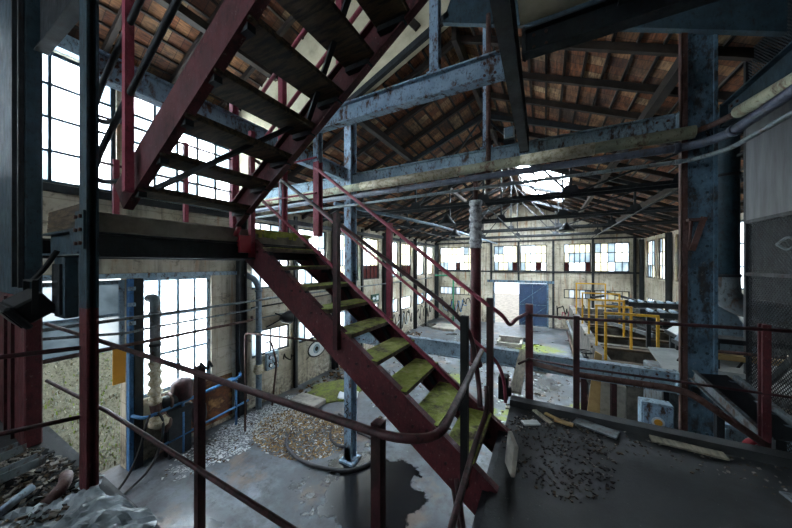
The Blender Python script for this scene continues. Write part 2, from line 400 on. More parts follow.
# left wall with its openings
BAY = [4.5, 8.15, 11.8, 15.45, 19.1]
wins_up, wins_lo = [], []
for i in range(4):
    c = BAY[i]
    wins_up += [(c + .35, c + 1.65), (c + 2.0, c + 3.3)]; wins_lo += [(c + .35, c + 1.65), (c + 2.0, c + 3.3)]
HL = [(.62, 2.28, 0.0, 3.63), (2.5, 3.82, 1.22, 3.63), (.2, 2.15, 5.2, 7.35), (2.35, 4.35, 5.2, 7.35)]
HL += [(a, b, 3.2, 5.08) for a, b in wins_up] + [(a, b, 1.32, 2.05) for a, b in wins_lo]
f = MB(); wall_cells(f, ('x', XL), YN, YF + .25, 0, 5.6, HL, -.25); wall_cells(f, ('x', XL), -4.2, YN, 0, 7.8, HL, -.25)
wall_left = obj('wall_left', f, M['wall'], kind='structure', org=(0, 0, 0))
px = ('x', XL, -1)
window(px, .2, 2.15, 5.2, 7.35, 5, 4, M['navy'], pw, .04)
window(px, 2.35, 4.35, 5.2, 7.35, 5, 4, M['navy'], pw, .04)
window(px, 2.5, 3.82, 1.22, 3.63, 4, 3, M['teal'], lambda i, k: 0, .05)
window(px, .62, 2.28, 2.3, 3.6, 3, 2, M['teal'], pw, .05)   # the glazed upper half over the open doorway
for i, (a, b) in enumerate(wins_up):
    window(px, a, b, 3.2, 5.08, 4, 3, M['dark'], (lambda i, k: 2 if k == 0 else random.choice([1, 0, 1])) if i in (3, 5) else (pw if i < 2 else pc), .035)
for a, b in wins_lo: window(px, a, b, 1.32, 2.05, 4, 1, M['dark'], pw, .035)
for i, y in enumerate(BAY): obj('stanchion', MB().ibeam((XL + .1, y, 0), (XL + .1, y, 5.4 if i else 7.6), .16, .2, .012, .016, (0, 1, 0)), M['dark'], wall_left)
for y in (6.32, 9.97, 13.62, 17.27): obj('mullion', MB().bar((XL + .05, y, 0), (XL + .05, y, 5.4), .08, .1, (0, 1, 0)), M['dark'], wall_left)
obj('lintel', MB().b2((XL + .003, .5, 3.63), (XL + .07, 4.4, 3.72)), M['teal'], wall_left)
obj('lintel', MB().b2((XL + .003, -1, 7.36), (XL + .16, 4.4, 7.62)), M['teal'], wall_left)
obj('sill_beam', MB().b2((XL + .003, -1, 5.06), (XL + .09, 4.4, 5.18)), M['dark'], wall_left)
obj('rail_plate', MB().b2((XL + .003, 4.5, 5.12), (XL + .1, 19.4, 5.26)), M['dark'], wall_left)

# far wall
HF = [(-6.75, -4.4, 3.45, 5.1), (-3.0, -1.55, 3.45, 5.1), (-1.4, .1, 3.45, 5.1), (1.0, 2.35, 3.45, 5.1), (2.5, 4.1, 3.45, 5.1),
      (-6.75, -4.4, 1.72, 2.28), (1.0, 2.35, 1.85, 2.4), (2.5, 4.1, 1.85, 2.4), (-3.0, .12, 0.0, 2.7)]
f = MB(); wall_cells(f, ('y', YF), XL, XR, 0, 5.3, HF, .25)
f.prism([(XL, YF, 5.3), (XR, YF, 5.3), (XR, YF, zfar(XR)), (RX, YF, zfar(RX)), (XL, YF, zfar(XL))], (0, .25, 0))
wall_back = obj('wall_back', f, M['wall'], kind='structure', org=(0, 0, 0))
py = ('y', YF, 1)
for i, h in enumerate(HF[:8]):
    hi = h[3] > 3
    redc = {0: [(4, 0)], 1: [(4, 0)], 2: [(3, 0)], 3: [(0, 0), (4, 0)], 4: []}.get(i, [])
    window(py, h[0], h[1], h[2], h[3], 8 if i in (0, 5) else 5, 3 if hi else 1, M['dark'], lambda i, k, r=redc: 2 if (i, k) in r else random.choice([1, 0, 1, 0, 3]), .035)
for x in (-6.9, -4.2, -3.15, -1.48, .45, 2.43, 4.3): obj('stanchion', MB().b2((x - .06, YF - .1, 2.8 if -3.3 < x < .2 else 0), (x + .06, YF - .003, min(5.3, zfar(x)))), M['dark'], wall_back)
for z in (5.3, 3.36): obj('tie_rail', MB().b2((XL + .01, YF - .09, z), (XR - .01, YF - .004, z + .1)), M['dark'], wall_back)
dr = thing('door_1', (-1.4, YF, 0), None, None, None, 'structure')
obj('header', MB().b2((-3.4, YF - .12, 2.7), (.5, YF - .004, 2.86)), M['bigblue'], dr)
obj('door_frame', MB().b2((-3.06, YF - .05, 0), (-2.96, YF + .2, 2.7)).b2((.1, YF - .05, 0), (.2, YF + .2, 2.7)), M['bigblue'], dr)
dl = obj('door_leaf', MB().b2((-1.45, YF - .1, .03), (.1, YF - .05, 2.68)), painted('deep_blue_paint', '#1d3656', '#162a44', ('#1b1d28', '#3c3a3c'), .34, 4, .5), dr)
lf = MB()
for a, b in (((-1.4, .1), (.05, 1.25)), ((-1.4, 1.45), (.05, 2.6)), ((-.68, .05), (-.68, 2.65)), ((-1.45, 1.35), (.1, 1.35)), ((-1.4, 2.63), (.1, 2.63)), ((-1.4, .08), (.1, .08))):
    lf.bar((a[0], YF - .115, a[1]), (b[0], YF - .115, b[1]), .03, .07, (0, 1, 0))
obj('brace', lf, M['bigblue'], dl)

# right wall
HR = [(a, b, 3.2, 5.08) for a, b in wins_up] + [(a, b, 1.5, 2.2) for a, b in wins_lo]
f = MB(); wall_cells(f, ('x', XR), YN, YF + .25, 0, 5.25, HR, .25); wall_cells(f, ('x', XR), -4.2, YN, 0, 8, [], .25)
wall_right = obj('wall_right', f, M['wall'], kind='structure', org=(0, 0, 0))
qx = ('x', XR, 1)
for a, b in wins_up: window(qx, a, b, 3.2, 5.08, 4, 3, M['dark'], pc, .035)
for a, b in wins_lo: window(qx, a, b, 1.5, 2.2, 4, 1, M['dark'], pc, .035)
for y in BAY[1:]: obj('stanchion', MB().ibeam((XR - .1, y, 0), (XR - .1, y, 5.2), .16, .2, .012, .016, (0, 1, 0)), M['dark'], wall_right)

# gable wall above the lower roof, where the taller near bay begins
f = MB()
pts = [(XL, zfar(XL)), (RX, zfar(RX)), (XR, zfar(XR)), (XR, znear(XR)), (RX, znear(RX)), (XL, znear(XL))]
for i in range(2):
    a, b = pts[i], pts[i + 1]
    f.prism([(a[0], YN - .1, a[1]), (b[0], YN - .1, b[1]), (b[0], YN - .1, znear(b[0])), (a[0], YN - .1, znear(a[0]))], (0, .2, 0))
wall_gable = obj('wall_gable', f, M['plaster'], kind='structure', org=(0, 0, 0))
for a, b, h in ((pts[0], pts[1], .1), (pts[1], pts[2], .5)): obj('verge_beam', MB().bar((a[0], YN - .15, a[1] - .1 - h * .2 + h / 2), (b[0], YN - .15, b[1] - .1 - h * .2 + h / 2), .08, h), M['navy'] if h > .2 else M['dark'], wall_gable)
obj('strut', MB().bar((-2.9, YN - .14, 9.2), (-1.9, YN - .14, 7.9), .05, .12), M['rafter'], wall_gable)
f = MB(); wall_cells(f, ('y', -4.1), XL, XR, 0, 9.5, [(-5.9, -3.1, 5.0, 7.0), (-2.9, -.1, 5.0, 7.0)], -.2); obj('wall_front', f, M['wall'], kind='structure', org=(0, 0, 0))
for a in (-5.9, -2.9): window(('y', -4.1, -1), a, a + 2.8, 5.0, 7.0, 6, 4, M['navy'], pw, .04)  # rear windows out of view, added to let in frontal fill

# tiled roofs: stepped courses of clay tiles carried on battens and rafters
def roof(name, zf, y0, y1, x0, x1, hole=None, rstep=.9):
    f = MB()
    for sgn, xe in ((-1, x0), (1, x1)):
        n = int(abs(xe - RX) / .27) + 1
        for k in range(n):
            xa, xb = RX + sgn * .27 * k, RX + sgn * min(.27 * (k + 1) + .03, abs(xe - RX) + .3)
            za, zb = zf(xa) + .02, zf(xb) + .0
            ys = [(y0, y1)]
            if hole and sgn > 0 and hole[0] < (xa + xb) / 2 < hole[1]: ys = [(y0, hole[2]), (hole[3], y1)]
            for p, q in ys:
                f.prism([(xa, p, za), (xb, p, zb - .03), (xb, p, zb), (xa, p, za + .03)], (0, q - p, 0))
    c = obj(name, f, M['tile'], kind='structure', org=(RX, 0, 0))
    for sgn, xe in ((-1, x0), (1, x1)):
        n = int(abs(xe - RX) / .27) + 1
        for k in range(n):
            xa = RX + sgn * (.27 * k + .02)
            if hole and sgn > 0 and hole[0] < xa < hole[1]:
                obj('batten', MB().b2((xa - .02, y0, zf(xa) - .05), (xa + .02, hole[2], zf(xa) - .01)).b2((xa - .02, hole[3], zf(xa) - .05), (xa + .02, y1, zf(xa) - .01)), M['rafter'], c)
            else: obj('batten', MB().b2((xa - .02, y0, zf(xa) - .05), (xa + .02, y1, zf(xa) - .01)), M['rafter'], c)
        y = y0 + .25
        while y < y1:
            rx0 = hole[1] if hole and sgn > 0 and hole[2] < y < hole[3] else RX
            obj('rafter', MB().bar((rx0, y, zf(rx0) - .1), (xe, y, zf(xe) - .1), .07, .11), M['rafter'], c); y += rstep
        for fr in (.33, .68):
            xp = RX + (xe - RX) * (.46 if hole and sgn > 0 and fr < .5 else fr)
            obj('purlin', MB().b2((xp - .06, y0, zf(xp) - .32), (xp + .06, y1, zf(xp) - .17)), M['rafter'], c)
    obj('ridge_board', MB().b2((RX - .04, y0, zf(RX) - .3), (RX + .04, y1, zf(RX) - .06)), M['rafter'], c)
    return c
HOLE = (-1.0, .85, 11.3, 16.8)
roof('ceiling', zfar, YN + .1, YF + .3, XL - .35, XR + .35, HOLE)
roof('ceiling.001', znear, -4.3, YN - .1, XL - .35, XR + .35, None, 1.0)
# roof light
sk = thing('window_40', (0, 14, 7.3), None, None, None, 'structure')
f = MB(); g = MB()
for k in range(5):
    y = HOLE[2] + (HOLE[3] - HOLE[2]) * k / 4; f.bar((HOLE[0], y, zfar(HOLE[0]) + .03), (HOLE[1], y, zfar(HOLE[1]) + .03), .06, .07)
for k in range(4):
    x = HOLE[0] + (HOLE[1] - HOLE[0]) * k / 3; f.bar((x, HOLE[2], zfar(x) + .03), (x, HOLE[3], zfar(x) + .03), .05, .06)
g.prism([(HOLE[0], HOLE[2], zfar(HOLE[0]) + .06), (HOLE[1], HOLE[2], zfar(HOLE[1]) + .06), (HOLE[1], HOLE[2], zfar(HOLE[1]) + .07), (HOLE[0], HOLE[2], zfar(HOLE[0]) + .07)], (0, HOLE[3] - HOLE[2], 0))
obj('window_frame', f, M['rafter'], sk); obj('pane', g, [M['pane']], sk)

# walkway slab and upper platform
f = MB(); f.b2((-5.9, -4.1, W - .22), (2.6, .78, W)); f.b2((-.34, .78, W - .22), (2.6, 3.42, W))
walk = obj('walkway_slab', f, M['walk'], kind='structure', org=(0, 0, 0))
obj('kerb', MB().b2((-.34, 3.30, W), (2.6, 3.42, W + .07)), M['walk'], walk)
obj('edge_channel', MB().b2((-.385, .8, W - .2), (-.343, 2.9, W - .01)), M['dark'], walk)
obj('edge_channel', MB().b2((-4.7, .783, W - .2), (-.4, .82, W - .02)), M['dark'], walk)
f = MB(); f.b2((-.2, -4.0, 6.08), (4.4, 2.8, 6.28)); plat = obj('upper_platform_slab', f, M['plaster'], kind='structure', org=(0, 0, 0))
for x in (.55, 1.6, 2.7): obj('joist', MB().ibeam((x, -4, 6.0), (x, 2.76, 6.0), .09, .15), M['dark'], plat)

# ------------------------------------------------------------------ steel frame
def steel(name, label, cat, p0, p1, w, h, m, up=(0, 0, 1), ends=True, group=None, bolts=True, t=.012, fl=.016):
    p0, p1 = Vector(p0), Vector(p1)
    root = thing(name, p0 if p0.z <= p1.z else p1, label, cat, group)
    obj('web_and_flanges', MB().ibeam(p0, p1, w, h, t, fl, up), m, root)
    d = (p1 - p0).normalized()
    if ends:
        e = MB()
        for p, s in ((p0, 1), (p1, -1)): e.bar(p + d * s * .012, p + d * s * .03, w * 1.12, h * 1.06, up)
        obj('end_plate', e, m, root)
    if bolts:
        a = d.cross(Vector(up)).normalized() if abs(d.dot(Vector(up))) < .99 else Vector((1, 0, 0)); u = a.cross(d)
        b = MB()
        for p, s in ((p0, 1), (p1, -1)):
            for k in (.1, .2):
                for q in (-.25, .25):
                    c = p + d * s * k + u * h * q; b.tube([c - a * (t / 2 + .014), c + a * (t / 2 + .014)], .014, 6)
        obj('bolt', b, M['brown'], root)
    return root
steel('cross_beam', 'pale blue rusted cross beam above the pipes, running between the slender and broad blue columns', 'beam', (-6.88, 4.5, 5.56), (1.4, 4.5, 5.56), .12, .22, M['teal'])
steel('platform_beam', 'pale blue beam high behind the upper stair flight, carrying a blue post', 'beam', (-2.8, 2.88, 5.83), (-.33, 2.88, 5.83), .12, .24, M['blue'])
steel('platform_beam', 'dark platform edge beam at the top, right of the overhead beam', 'beam', (-.19, 2.88, 5.95), (4.5, 2.88, 5.95), .12, .22, M['dark'])  # right run lies in deeper shade, put into its dark colour
steel('overhead_beam', 'dark mossy overhead beam running away above the stair foot', 'beam', (-.24, -.5, 5.74), (-.26, 4.40, 5.66), .11, .32, M['dark'])
steel('low_beam', 'pale blue floor-edge beam behind the walkway railing and stair foot', 'beam', (-3.3, 4.5, 2.50), (1.4, 4.5, 2.50), .12, .24, M['teal'])
steel('side_beam', 'pale blue lengthwise beam meeting the slender blue column at the left', 'beam', (-3.42, .85, 5.62), (-3.42, 4.36, 5.62), .12, .24, M['blue'])
steel('side_beam', 'grey-blue beam running from the broad blue column towards the mesh enclosure top', 'beam', (1.72, 1.2, 5.48), (1.72, 4.3, 5.48), .12, .24, M['navy'])
for x, l in ((.46, 'rusty red prop under the blue floor-edge beam, nearer the pale plank'), (.78, 'rusty red prop under the blue floor-edge beam, nearer the switch cabinet')):
    q = thing('steel_prop', (x, 4.5, 0), l, 'post', 'props under the floor-edge beam')
    obj('shaft', MB().ibeam((x, 4.5, .02), (x, 4.5, 2.37), .06, .08, .01, .01, (0, 1, 0)), M['rail'], q); obj('base_plate', MB().b2((x - .09, 4.41, 0), (x + .09, 4.59, .02)), M['rail'], q)
# broad blue column
r = thing('steel_column', (1.58, 4.5, 0), 'broad riveted blue steel column beside the wire mesh enclosure', 'column')
obj('shaft', MB().b2((1.43, 4.40, 0), (1.66, 4.42, 7.6)).b2((1.43, 4.50, 0), (1.66, 4.52, 7.6)).b2((1.45, 4.42, 0), (1.47, 4.50, 7.6)).b2((1.62, 4.42, 0), (1.64, 4.50, 7.6)), M['bigblue'], r)
obj('edge_angle', MB().b2((1.385, 4.37, 0), (1.435, 4.40, 7.6)).b2((1.385, 4.37, 0), (1.397, 4.46, 7.6)), M['brown'], r)
obj('edge_angle', MB().b2((1.65, 4.375, 0), (1.68, 4.40, 7.6)), M['bigblue'], r)
b = MB()
for z in [q * .3 + .2 for q in range(24)]:
    for x in (1.50, 1.60): b.lathe((x, 4.40, z), [(.016, -.012), (.016, .0)], 6, 'Y')
obj('rivet', b, M['navy'], r)
obj('bracket', MB().b2((1.42, 4.30, 4.38), (1.57, 4.40, 4.41)).prism([(1.44, 4.39, 4.05), (1.44, 4.31, 4.38), (1.44, 4.39, 4.38)], (.02, 0, 0)).bar((1.46, 4.34, 4.05), (1.55, 4.32, 4.42), .04, .05), M['brown'], r)
# slender blue column with its foot plate
r = thing('steel_column', (-3.42, 4.5, 0), 'slender pale blue column standing in the wet floor behind the stairs', 'column')
obj('shaft', MB().ibeam((-3.42, 4.5, .03), (-3.42, 4.5, 7.0), .16, .2, .014, .018, (0, 1, 0)), M['bigblue'] if 0 else M['blue'], r)
obj('base_plate', MB().b2((-3.58, 4.34, 0), (-3.26, 4.66, .04)).prism([(-3.53, 4.40, .04), (-3.31, 4.40, .04), (-3.36, 4.40, .3), (-3.48, 4.40, .3)], (0, .012, 0)), M['blue'], r)
s = MB(); s.tube(wob([(-3.43, 4.385, 1.22), (-3.39, 4.385, 1.17), (-3.45, 4.385, 1.12), (-3.39, 4.385, 1.07), (-3.45, 4.385, 1.0), (-3.40, 4.385, .95), (-3.43, 4.385, .88)], 4), .011, 5)
obj('painted_scrawl', s, M['black'], r)
# near left frame
r = thing('steel_column', (-2.745, .70, W), 'dark corner column in front of the windows, maroon below the landing', 'column')
obj('lower_shaft', MB().ibeam((-2.77, .71, W), (-2.77, .71, 3.6), .135, .06, .014, .014, (0, 1, 0)), M['red'], r)
obj('upper_shaft', MB().ibeam((-2.77, .71, 3.6), (-2.77, .71, 7.4), .135, .06, .014, .014, (0, 1, 0)), M['navy'], r)
obj('gusset', MB().b2((-2.86, .665, 4.0), (-2.70, .677, 4.26)).prism([(-3.0, .665, 4.15), (-2.86, .665, 4.0), (-2.86, .665, 4.15)], (0, .012, 0)), M['navy'], r)
b = MB()
for z in (4.04, 4.13, 4.22):
    for x in (-2.825, -2.735): b.lathe((x, .665, z), [(.014, -.014), (.014, 0)], 6, 'Y')
obj('bolt', b, M['brown'], r)
r = thing('steel_column', (-4.6, .66, W), 'massive dark column at the edge of the view, maroon sheeting below', 'column')
obj('lower_casing', MB().b2((-5.9, .61, W), (-3.86, .71, 3.62)), M['red'], r, bevel=.01)
obj('casing_rib', MB().b2((-4.22, .59, W), (-4.19, .61, 3.6)).b2((-4.5, .59, W), (-4.47, .61, 3.6)), M['rail'], r)
obj('upper_casing', MB().b2((-5.9, .61, 3.62), (-3.86, .71, 7.4)), M['navy'], r, bevel=.01)
obj('casing_rib', MB().b2((-4.12, .58, 3.7), (-4.08, .61, 7.2)).b2((-3.90, .58, 3.7), (-3.86, .61, 7.2)), M['dark'], r)
steel('header_beam', 'dark header beam joining the massive column to the corner column', 'beam', (-3.86, .70, 5.98), (-2.83, .70, 5.98), .08, .5, M['dark'], (0, 0, 1), False, None, False)
# posts above
r = thing('steel_post', (-1.05, 2.88, 5.95), 'pale blue post standing on the high blue platform beam', 'post')
obj('shaft', MB().ibeam((-1.05, 2.88, 5.96), (-1.05, 2.88, 8.0), .1, .1, .01, .012, (0, 1, 0)), M['blue'], r); obj('base_plate', MB().b2((-1.13, 2.82, 5.95), (-.97, 2.94, 5.97)), M['blue'], r)
r = thing('steel_post', (-.79, 4.44, 5.68), 'narrow pale blue post above the cross beam beside a brown pipe', 'post')
obj('shaft', MB().bar((-.79, 4.44, 5.67), (-.79, 4.44, 7.66), .10, .06, (0, 1, 0)), M['blue'], r); obj('base_plate', MB().b2((-.88, 4.40, 5.67), (-.70, 4.5, 5.69)), M['blue'], r)
r = thing('steel_post', (-2.76, 2.88, 4.28), 'post at the landing corner, faded red below and pale blue above', 'post')
obj('lower_shaft', MB().ibeam((-2.76, 2.90, 4.28), (-2.76, 2.90, 5.3), .1, .08, .01, .012, (0, 1, 0)), M['pink'], r); obj('upper_shaft', MB().ibeam((-2.76, 2.90, 5.3), (-2.76, 2.90, 5.72), .1, .08, .01, .012, (0, 1, 0)), M['blue'], r)
r = thing('steel_post', (-3.45, 2.88, 4.28), 'shorter faded red post with blue flaking paint on the landing edge', 'post')
obj('shaft', MB().ibeam((-3.45, 2.90, 4.28), (-3.45, 2.90, 5.42), .1, .08, .01, .012, (0, 1, 0)), M['pink'], r); obj('web_face', MB().b2((-3.475, 2.852, 4.4), (-3.43, 2.858, 5.4)), M['blue'], r)
r = thing('steel_post', (-3.93, 2.45, 4.28), 'tall faded red post behind the upper flight, against the high windows', 'post')
obj('shaft', MB().ibeam((-3.93, 2.45, 4.28), (-3.93, 2.45, 6.2), .08, .09, .01, .012, (0, 1, 0)), M['pink'], r); obj('base_plate', MB().b2((-4.0, 2.38, 4.28), (-3.86, 2.52, 4.30)), M['pink'], r)

# ------------------------------------------------------------------ stairs
# lower flight, from the landing (z 4.28) down to the walkway
YA, YB = 2.0, 2.8
r = thing('staircase', (-.4, 2.4, W), 'lower maroon stair flight with mossy green treads rising from the walkway', 'staircase')
def zs(x): return 4.0 - .706 * (x + 2.85)    # centre line of the strings
for y, sd in ((YA, 1), (YB, -1)):
    st = obj('stringer', MB().chan((-2.98, y, zs(-2.98)), (-.36, y, zs(-.36)), .06, .27, .012, -sd), M['red'], r)
    for k in range(1, 10):
        x = -2.85 + .267 * k - .14; z = 4.28 - .2 * k
        for dx in (-.06, .06): obj('bolt', MB().lathe((x + dx, y - sd * .001, z - .05), [(.012, -.014), (.012, .014)], 6, 'Y'), M['rail'], st)
for k in range(1, 10):
    xr = -2.85 + .267 * k; z = 4.28 - .2 * k
    t = MB(); t.b2((xr - .26, YA + .015, z - .045), (xr, YB - .015, z))
    tr = obj('tread', t, M['tread'], r, bevel=.006)
    for yy in (YA + .03, YB - .03): obj('tread_bracket', MB().bar((xr - .24, yy, z - .07), (xr - .02, yy, z - .07), .05, .04), M['dark'], tr)
    obj('tread_stay', MB().bar((xr - .13, YB - .06, z - .06), (xr - .02, YB - .06, z - .22), .04, .04, (0, 1, 0)), M['dark'], tr)
def zn(x): return 4.24 - .735 * (x + 2.85)    # nosing line
nr = obj('handrail', MB().tube(rnd([(-2.9, YA, zn(-2.9) + .82), (-.62, YA, zn(-.62) + .98), (-.46, YA, 3.42), (-.40, YA - .02, 3.05), (-.38, YA - .1, 2.95)], .12), .017, 10), M['rail'], r)
obj('rail', MB().tube([(-2.9, YA, zn(-2.9) + .45), (-1.66, YA, zn(-1.66) + .47)], .017, 8).tube([(-1.66, YA, zn(-1.66) + .47), (-.50, YA, zn(-.5) + .45)], .017, 8), M['pink'], r)
for x, h, m in ((-2.84, 1.12, 'pink'), (-1.65, 1.0, 'rail'), (-.50, 1.02, 'black')):  # last post: its backlit darkness is put into the black colour
    zb = max(W, zs(x) - .02)
    obj('rail_post', MB().bar((x, YA - .03, zb), (x, YA - .03, zn(x) + h), .05, .05, (0, 1, 0)), M[m], r)
obj('handrail', MB().tube(rnd([(-2.72, YB, zn(-2.72) + 1.05), (-.50, YB, zn(-.5) + 1.0), (-.36, YB + .1, 3.40), (-.32, YB + .28, 3.26), (-.27, YB + .5, 3.31), (-.17, 3.74, 3.31)], .12), .020, 10), M['pink'], r)
obj('rail', MB().tube(rnd([(-2.72, YB, zn(-2.72) + .52), (-.52, YB, zn(-.52) + .55), (-.40, YB + .1, 2.92), (-.36, YB + .2, 2.72), (-.35, YB + .22, 2.5)], .1), .016, 8), M['pink'], r)
for x, h, m in ((-1.59, 1.06, 'pink'), (-.47, 1.08, 'rail')):
    obj('rail_post', MB().bar((x, YB + .03, zs(x) - .02), (x, YB + .03, zn(x) + h), .06, .05, (0, 1, 0)), M[m], r)
obj('stay', MB().tube([(-.62, YA + .05, 2.3), (-.52, YA + .02, 1.8)], .016, 6).tube([(-.56, YA - .02, 2.35), (-.5, YA - .02, 1.95)], .02, 6), M['rail'], r)

# landing
r = thing('stair_landing', (-3.4, 1.8, 4.0), 'dark timber stair landing with a mossy deck edge between the two flights', 'landing')
obj('deck', MB().b2((-4.0, .78, 4.13), (-2.87, 2.86, 4.28)), M['concrete'], r, bevel=.01)
obj('edge_beam', MB().ibeam((-2.87, .78, 4.04), (-2.87, 2.9, 4.04), .1, .18), M['dark'], r)
obj('edge_beam', MB().ibeam((-4.0, .7, 4.04), (-4.0, 2.9, 4.04), .1, .18), M['dark'], r)
obj('edge_beam', MB().ibeam((-3.66, .72, 4.06), (-2.84, .72, 4.06), .1, .18), M['navy'], r)
obj('edge_beam', MB().ibeam((-3.95, 2.85, 4.04), (-2.9, 2.85, 4.04), .1, .18), M['dark'], r)
f = MB()
for k in range(5): f.b2((-3.64, .69 + k * .002, 4.16 + k * .034), (-2.83, .775, 4.19 + k * .034))
obj('edge_board', f, M['wood'], r)
f = MB()
for i in range(26):
    y = 2.0 + i * .033; d = random.uniform(.03, .09); f.b2((-2.865, y, 4.285 - d), (-2.845, y + .036, 4.295))
obj('moss', f, plain('hanging_moss', ['#4f5c1c', '#8c9a3a', '#b4b860', '#5a5a30'], 9, .95, 0, .6), r)
obj('clamp', MB().lathe((-2.84, 1.86, 4.12), [(.03, -.05), (.05, -.03), (.05, .03), (.03, .05)], 10, 'X').b2((-2.82, 1.80, 4.02), (-2.78, 1.92, 4.2)).tube([(-2.86, 1.8, 4.2), (-2.8, 1.8, 4.28)], .025, 8), M['redlid'], r)

# landing guard rails on the far edges
r = thing('guard_rail', (-3.93, 1.7, 4.28), 'faded red guard rail on the landing edge in front of the high windows', 'railing')
for z in (5.38, 4.92): obj('rail', MB().tube([(-3.93, .95, z), (-3.93, 2.42, z)], .014, 8), M['rail'], r)
for y, h in ((1.84, 1.12), (1.2, .7)): obj('post', MB().bar((-3.93, y, 4.28), (-3.93, y, 4.28 + h), .045, .045, (0, 1, 0)), M['pink'], r)
r = thing('guard_rail', (-3.2, 2.88, 4.28), 'thin faded red rails between the two posts at the landing back', 'railing')
for z in (5.34, 4.86): obj('rail', MB().tube([(-3.9, 2.83, z), (-2.72, 2.83, z)], .013, 8), M['pink'], r)

# upper flight, rising to the platform
r = thing('staircase', (-2.8, 1.3, 4.28), 'upper dark stair flight seen from below with maroon strings', 'staircase')
def zu(x): return 4.62 + .69 * (x + 2.5)
def yn(x): return .89 + .05 * (x + 2.7)
obj('stringer', MB().chan((-2.84, yn(-2.84), zu(-2.84) + .02), (-.32, yn(-.32), zu(-.32) + .02), .06, .23, .012, -1), M['red'], r)
obj('stringer', MB().chan((-2.84, 1.80, zu(-2.84)), (-.32, 1.80, zu(-.32)), .06, .25, .012, 1), M['red'], r)
for k in range(1, 9):
    x = -2.72 + .29 * (k - 1); z = 4.28 + .2 * k
    tr = obj('tread', MB().b2((x - .12, yn(x) + .015, z - .045), (x + .15, 1.785, z)), M['wood'], r, bevel=.006)
    for yy in (1.76, yn(x) + .05): obj('tread_bracket', MB().bar((x - .1, yy, z - .07), (x + .12, yy, z - .07), .05, .04), M['dark'], tr)
obj('brace', MB().bar((-2.45, .96, 4.44), (-1.78, 1.74, 5.12), .035, .03), M['dark'], r)
obj('brace', MB().bar((-1.78, 1.74, 5.08), (-1.05, 1.4, 5.62), .035, .03), M['dark'], r)
for h in (.49, .98):
    obj('handrail', MB().tube(rnd([(-2.95, .97, zu(-3.1) + h - .12), (-3.22, .92, zu(-3.1) + h - .12), (-3.22, .84, zu(-3.1) + h - .1), (-3.0, .83, zu(-3.0) + h), (-.4, .93, zu(-.4) + h)], .1), .02, 8), M['dark'], r)
    obj('handrail', MB().tube([(-2.6, 1.84, zu(-2.6) + h), (-.4, 1.84, zu(-.4) + h)], .018, 8), M['pink'], r)
obj('rail_post', MB().bar((-2.56, .845, 4.40), (-2.56, .845, 5.75), .05, .05, (0, 1, 0)), M['pink'], r)
for x in (-2.2, -1.5): obj('rail_post', MB().bar((x, 1.84, zu(x)), (x, 1.84, zu(x) + 1.12), .06, .05, (0, 1, 0)), M['pink'], r)

# ------------------------------------------------------------------ walkway guard rails
r = thing('guard_rail', (-1.5, .79, W), 'dark maroon guard rail across the near edge, two posts in front of the stairwell', 'railing')
obj('top_rail', MB().tube(rnd([(-3.88, .735, 3.37), (-2.70, .79, 3.34), (-.42, .79, 3.34), (-.30, .86, 3.34), (-.36, 1.86, 3.34)], .09, 6), .015, 10), M['rail'], r)
obj('mid_rail', MB().tube([(-3.88, .735, 2.87), (-2.70, .79, 2.86), (-.47, .79, 2.84)], .013, 8), M['rail'], r)
obj('mid_rail', MB().tube(rnd([(-.36, 2.02, 3.05), (-.34, 1.95, 2.92), (-.36, 1.6, 2.84), (-.335, 1.12, 2.83), (-.34, .8, 2.75)], .1), .016, 8), M['rail'], r)
for x in (-1.57, -.465): obj('post', MB().ang((x - .02, .80, W), (x - .02, .80, 3.36), .038, .038, (0, 1, 0)), M['rail'], r)
obj('hook', MB().tube(wob([(-1.57, .8, 3.36), (-1.56, .8, 3.39), (-1.50, .8, 3.37), (-1.49, .8, 3.41), (-1.46, .8, 3.39)], 3), .006, 6), M['dark'], r)
r = thing('guard_rail', (-2.85, .4, W), 'dark thin rails running from the corner column past the maroon casing', 'railing')
for z in (3.33, 2.86): obj('rail', MB().tube([(-2.79, .672, z), (-2.98, .30, z), (-3.4, -.5, z)], .015, 8), M['rail'], r)
obj('post', MB().bar((-3.4, -.5, W), (-3.4, -.5, 3.36), .05, .05, (0, 1, 0)), M['rail'], r)
r = thing('guard_rail', (.8, 3.45, W), 'maroon guard rail along the kerb of the dark walkway', 'railing')
obj('post', MB().bar((-.165, 3.72, W - .1), (-.165, 3.72, 3.42), .08, .08, (0, 1, 0)), M['red'], r)
obj('post', MB().bar((.29, 3.47, W - .1), (.29, 3.47, 3.36), .055, .05, (0, 1, 0)), M['rail'], r)
obj('post', MB().ibeam((1.61, 3.49, W - .1), (1.61, 3.49, 3.40), .05, .06, .01, .01, (0, 1, 0)), M['red'], r)
obj('top_rail', MB().tube([(-.165, 3.66, 3.30), (.29, 3.47, 3.33), (1.63, 3.47, 3.36), (1.93, 3.47, 3.36)], .016, 8), M['rail'], r)
obj('mid_rail', MB().tube([(-.165, 3.66, 2.78), (.29, 3.47, 2.82), (1.63, 3.47, 2.83), (1.93, 3.47, 2.83)], .012, 8), M['rail'], r)
obj('low_rail', MB().tube(rnd([(-.165, 3.75, 2.71), (.29, 3.52, 2.73), (1.15, 3.52, 2.74), (1.62, 3.47, 2.40)], .12), .03, 10), M['brown'], r)
f = MB().tube([(-.26, 3.42, 2.78), (-.165, 3.66, 2.78)], .012, 8)
obj('rail_stub', f, M['rail'], r)

